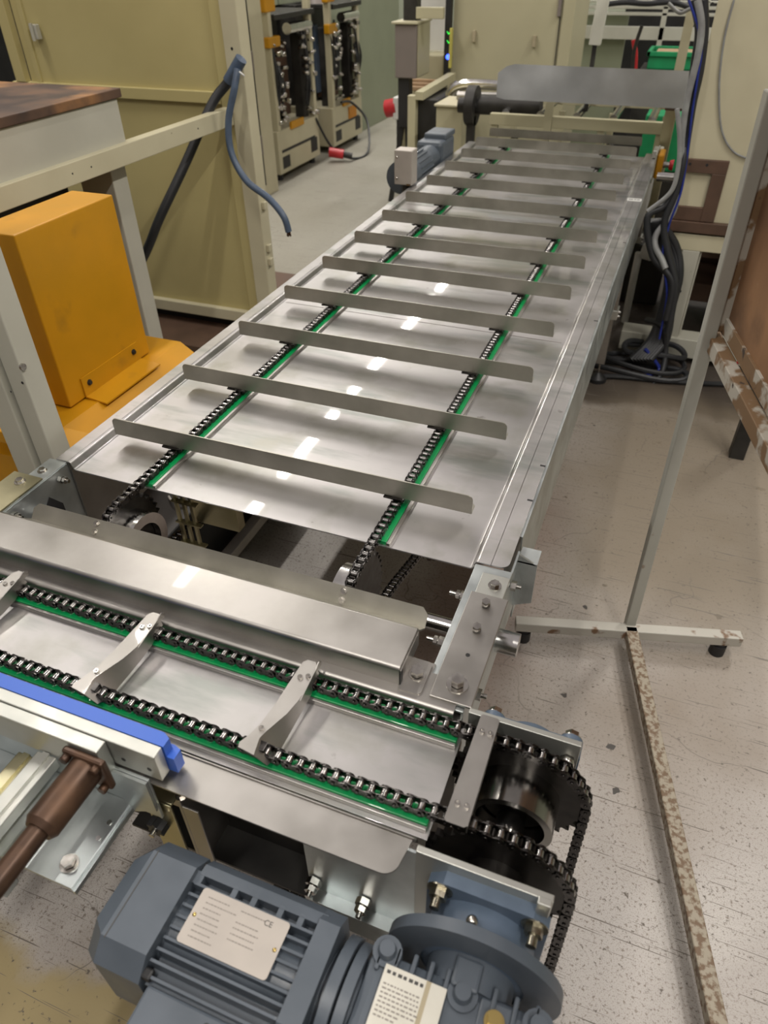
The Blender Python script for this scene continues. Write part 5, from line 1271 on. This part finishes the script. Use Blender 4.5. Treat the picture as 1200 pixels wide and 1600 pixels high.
for (a_, b2) in ((-0.022, -0.004), (0.002, 0.010), (0.014, 0.026)): m.box(lq.x + a_, lq.x + b2, lq.y + 0.003, lq.y + 0.012, ZF + 0.0015, ZF + 0.0018)
m.build('black_mark', M_INK, sl)
cn = at(1018, 240, z=0.80)
tag(MB().box(1.0, 1.05, 3.38, 3.50, 0.792, 0.83, 0.004).build('end_block', M_ALU), 'small aluminium block on the far right corner of the long conveyor', 'block')
tag(MB().cyl((1.06, 2.95, 0.80), (1.14, 2.95, 0.80), 0.022, 20).build('sensor_barrel', M_BRIGHT), 'bright cylindrical sensor beyond the emergency stop', 'sensor')

# far gear motor at left flange
fm = thing('far_gear_motor', 'small blue grey gear motor beside the far left end of the long conveyor', 'gear motor', (-0.24, 2.9, 0.6))
xm = -0.165
MB().cyl((xm, 2.62, 0.80), (xm, 2.84, 0.80), 0.070, 32).build('motor_frame', M_MOTOR, fm)
m = MB()
for k in range(18):
    a = 2 * pi * k / 18; m.bar((xm + 0.070 * cos(a), 2.63, 0.80 + 0.070 * sin(a)), (xm + 0.070 * cos(a), 2.83, 0.80 + 0.070 * sin(a)), 0.004, 0.018, up=(cos(a), 0, sin(a)))
m.build('cooling_fin', M_MOTOR, fm)
MB().cyl((xm, 2.52, 0.80), (xm, 2.62, 0.80), 0.080, 32).build('fan_cover', M_MOTOR, fm)
MB().cyl((xm, 2.84, 0.80), (xm, 2.98, 0.80), 0.065, 28).build('neck', M_MOTOR, fm)
MB().box(xm - 0.08, xm + 0.075, 2.98, 3.22, 0.68, 0.88, 0.02).build('gearbox_housing', M_MOTOR, fm)
MB().box(xm - 0.06, xm + 0.07, 3.06, 3.24, 0.875, 0.905, 0.008).build('gearbox_top', M_MOTOR, fm)
MB().box(xm - 0.03, xm + 0.03, 3.05, 3.1, 0, 0.69, 0.004).build('support_leg', M_STEEL, fm)
gx = thing('motor_guard', 'beige metal guard box beside the far gear motor', 'guard', (-0.3, 2.42, 0.6))
a = at(616, 288, y=2.40); b_ = at(641, 236, y=2.40)
MB().box(a.x, b_.x + 0.01, 2.40, 2.48, a.z, b_.z, 0.004).build('guard_box', M_PLATE, gx)
MB().box(b_.x - 0.02, -0.07, 2.40, 2.44, a.z + 0.0, a.z + 0.008, 0.001).build('guard_foot', M_BOLT, gx)
MB().cyl((a.x + 0.05, 2.44, 0), (a.x + 0.05, 2.44, a.z), 0.02, 12).build('guard_leg', M_DARK, gx)
m = MB()
for zz in (a.z + 0.03, b_.z - 0.03): m.sphere((a.x + 0.015, 2.399, zz), 0.006)
m.build('guard_screw', M_BOLT, gx)

# left lower: white strip profile and stray bolts at the far left of the cover
tag(MB().box(-0.60, -0.135, -0.36, -0.345, 0.74, 0.775, 0.002).build('edge_strip', M_OLIVE), 'olive strip left of the transfer cover', 'strip')
# black box added to darken the space under the near deck, and clutter
tag(MB().box(-0.28, -0.045, -0.02, 0.95, 0.0, 0.34, 0.006).build('dark_filler_box', M_BLACK), 'black box added to darken the space under the near end of the long deck', 'tray')
tag(MB().tube(smooth([(-0.16, 0.30, 0.343), (-0.12, 0.27, 0.36), (-0.09, 0.30, 0.36), (-0.08, 0.36, 0.343)]), 0.004, 8).build('wire_loop', M_WHITE), 'thin pale wire loop on the black filler box', 'wire')
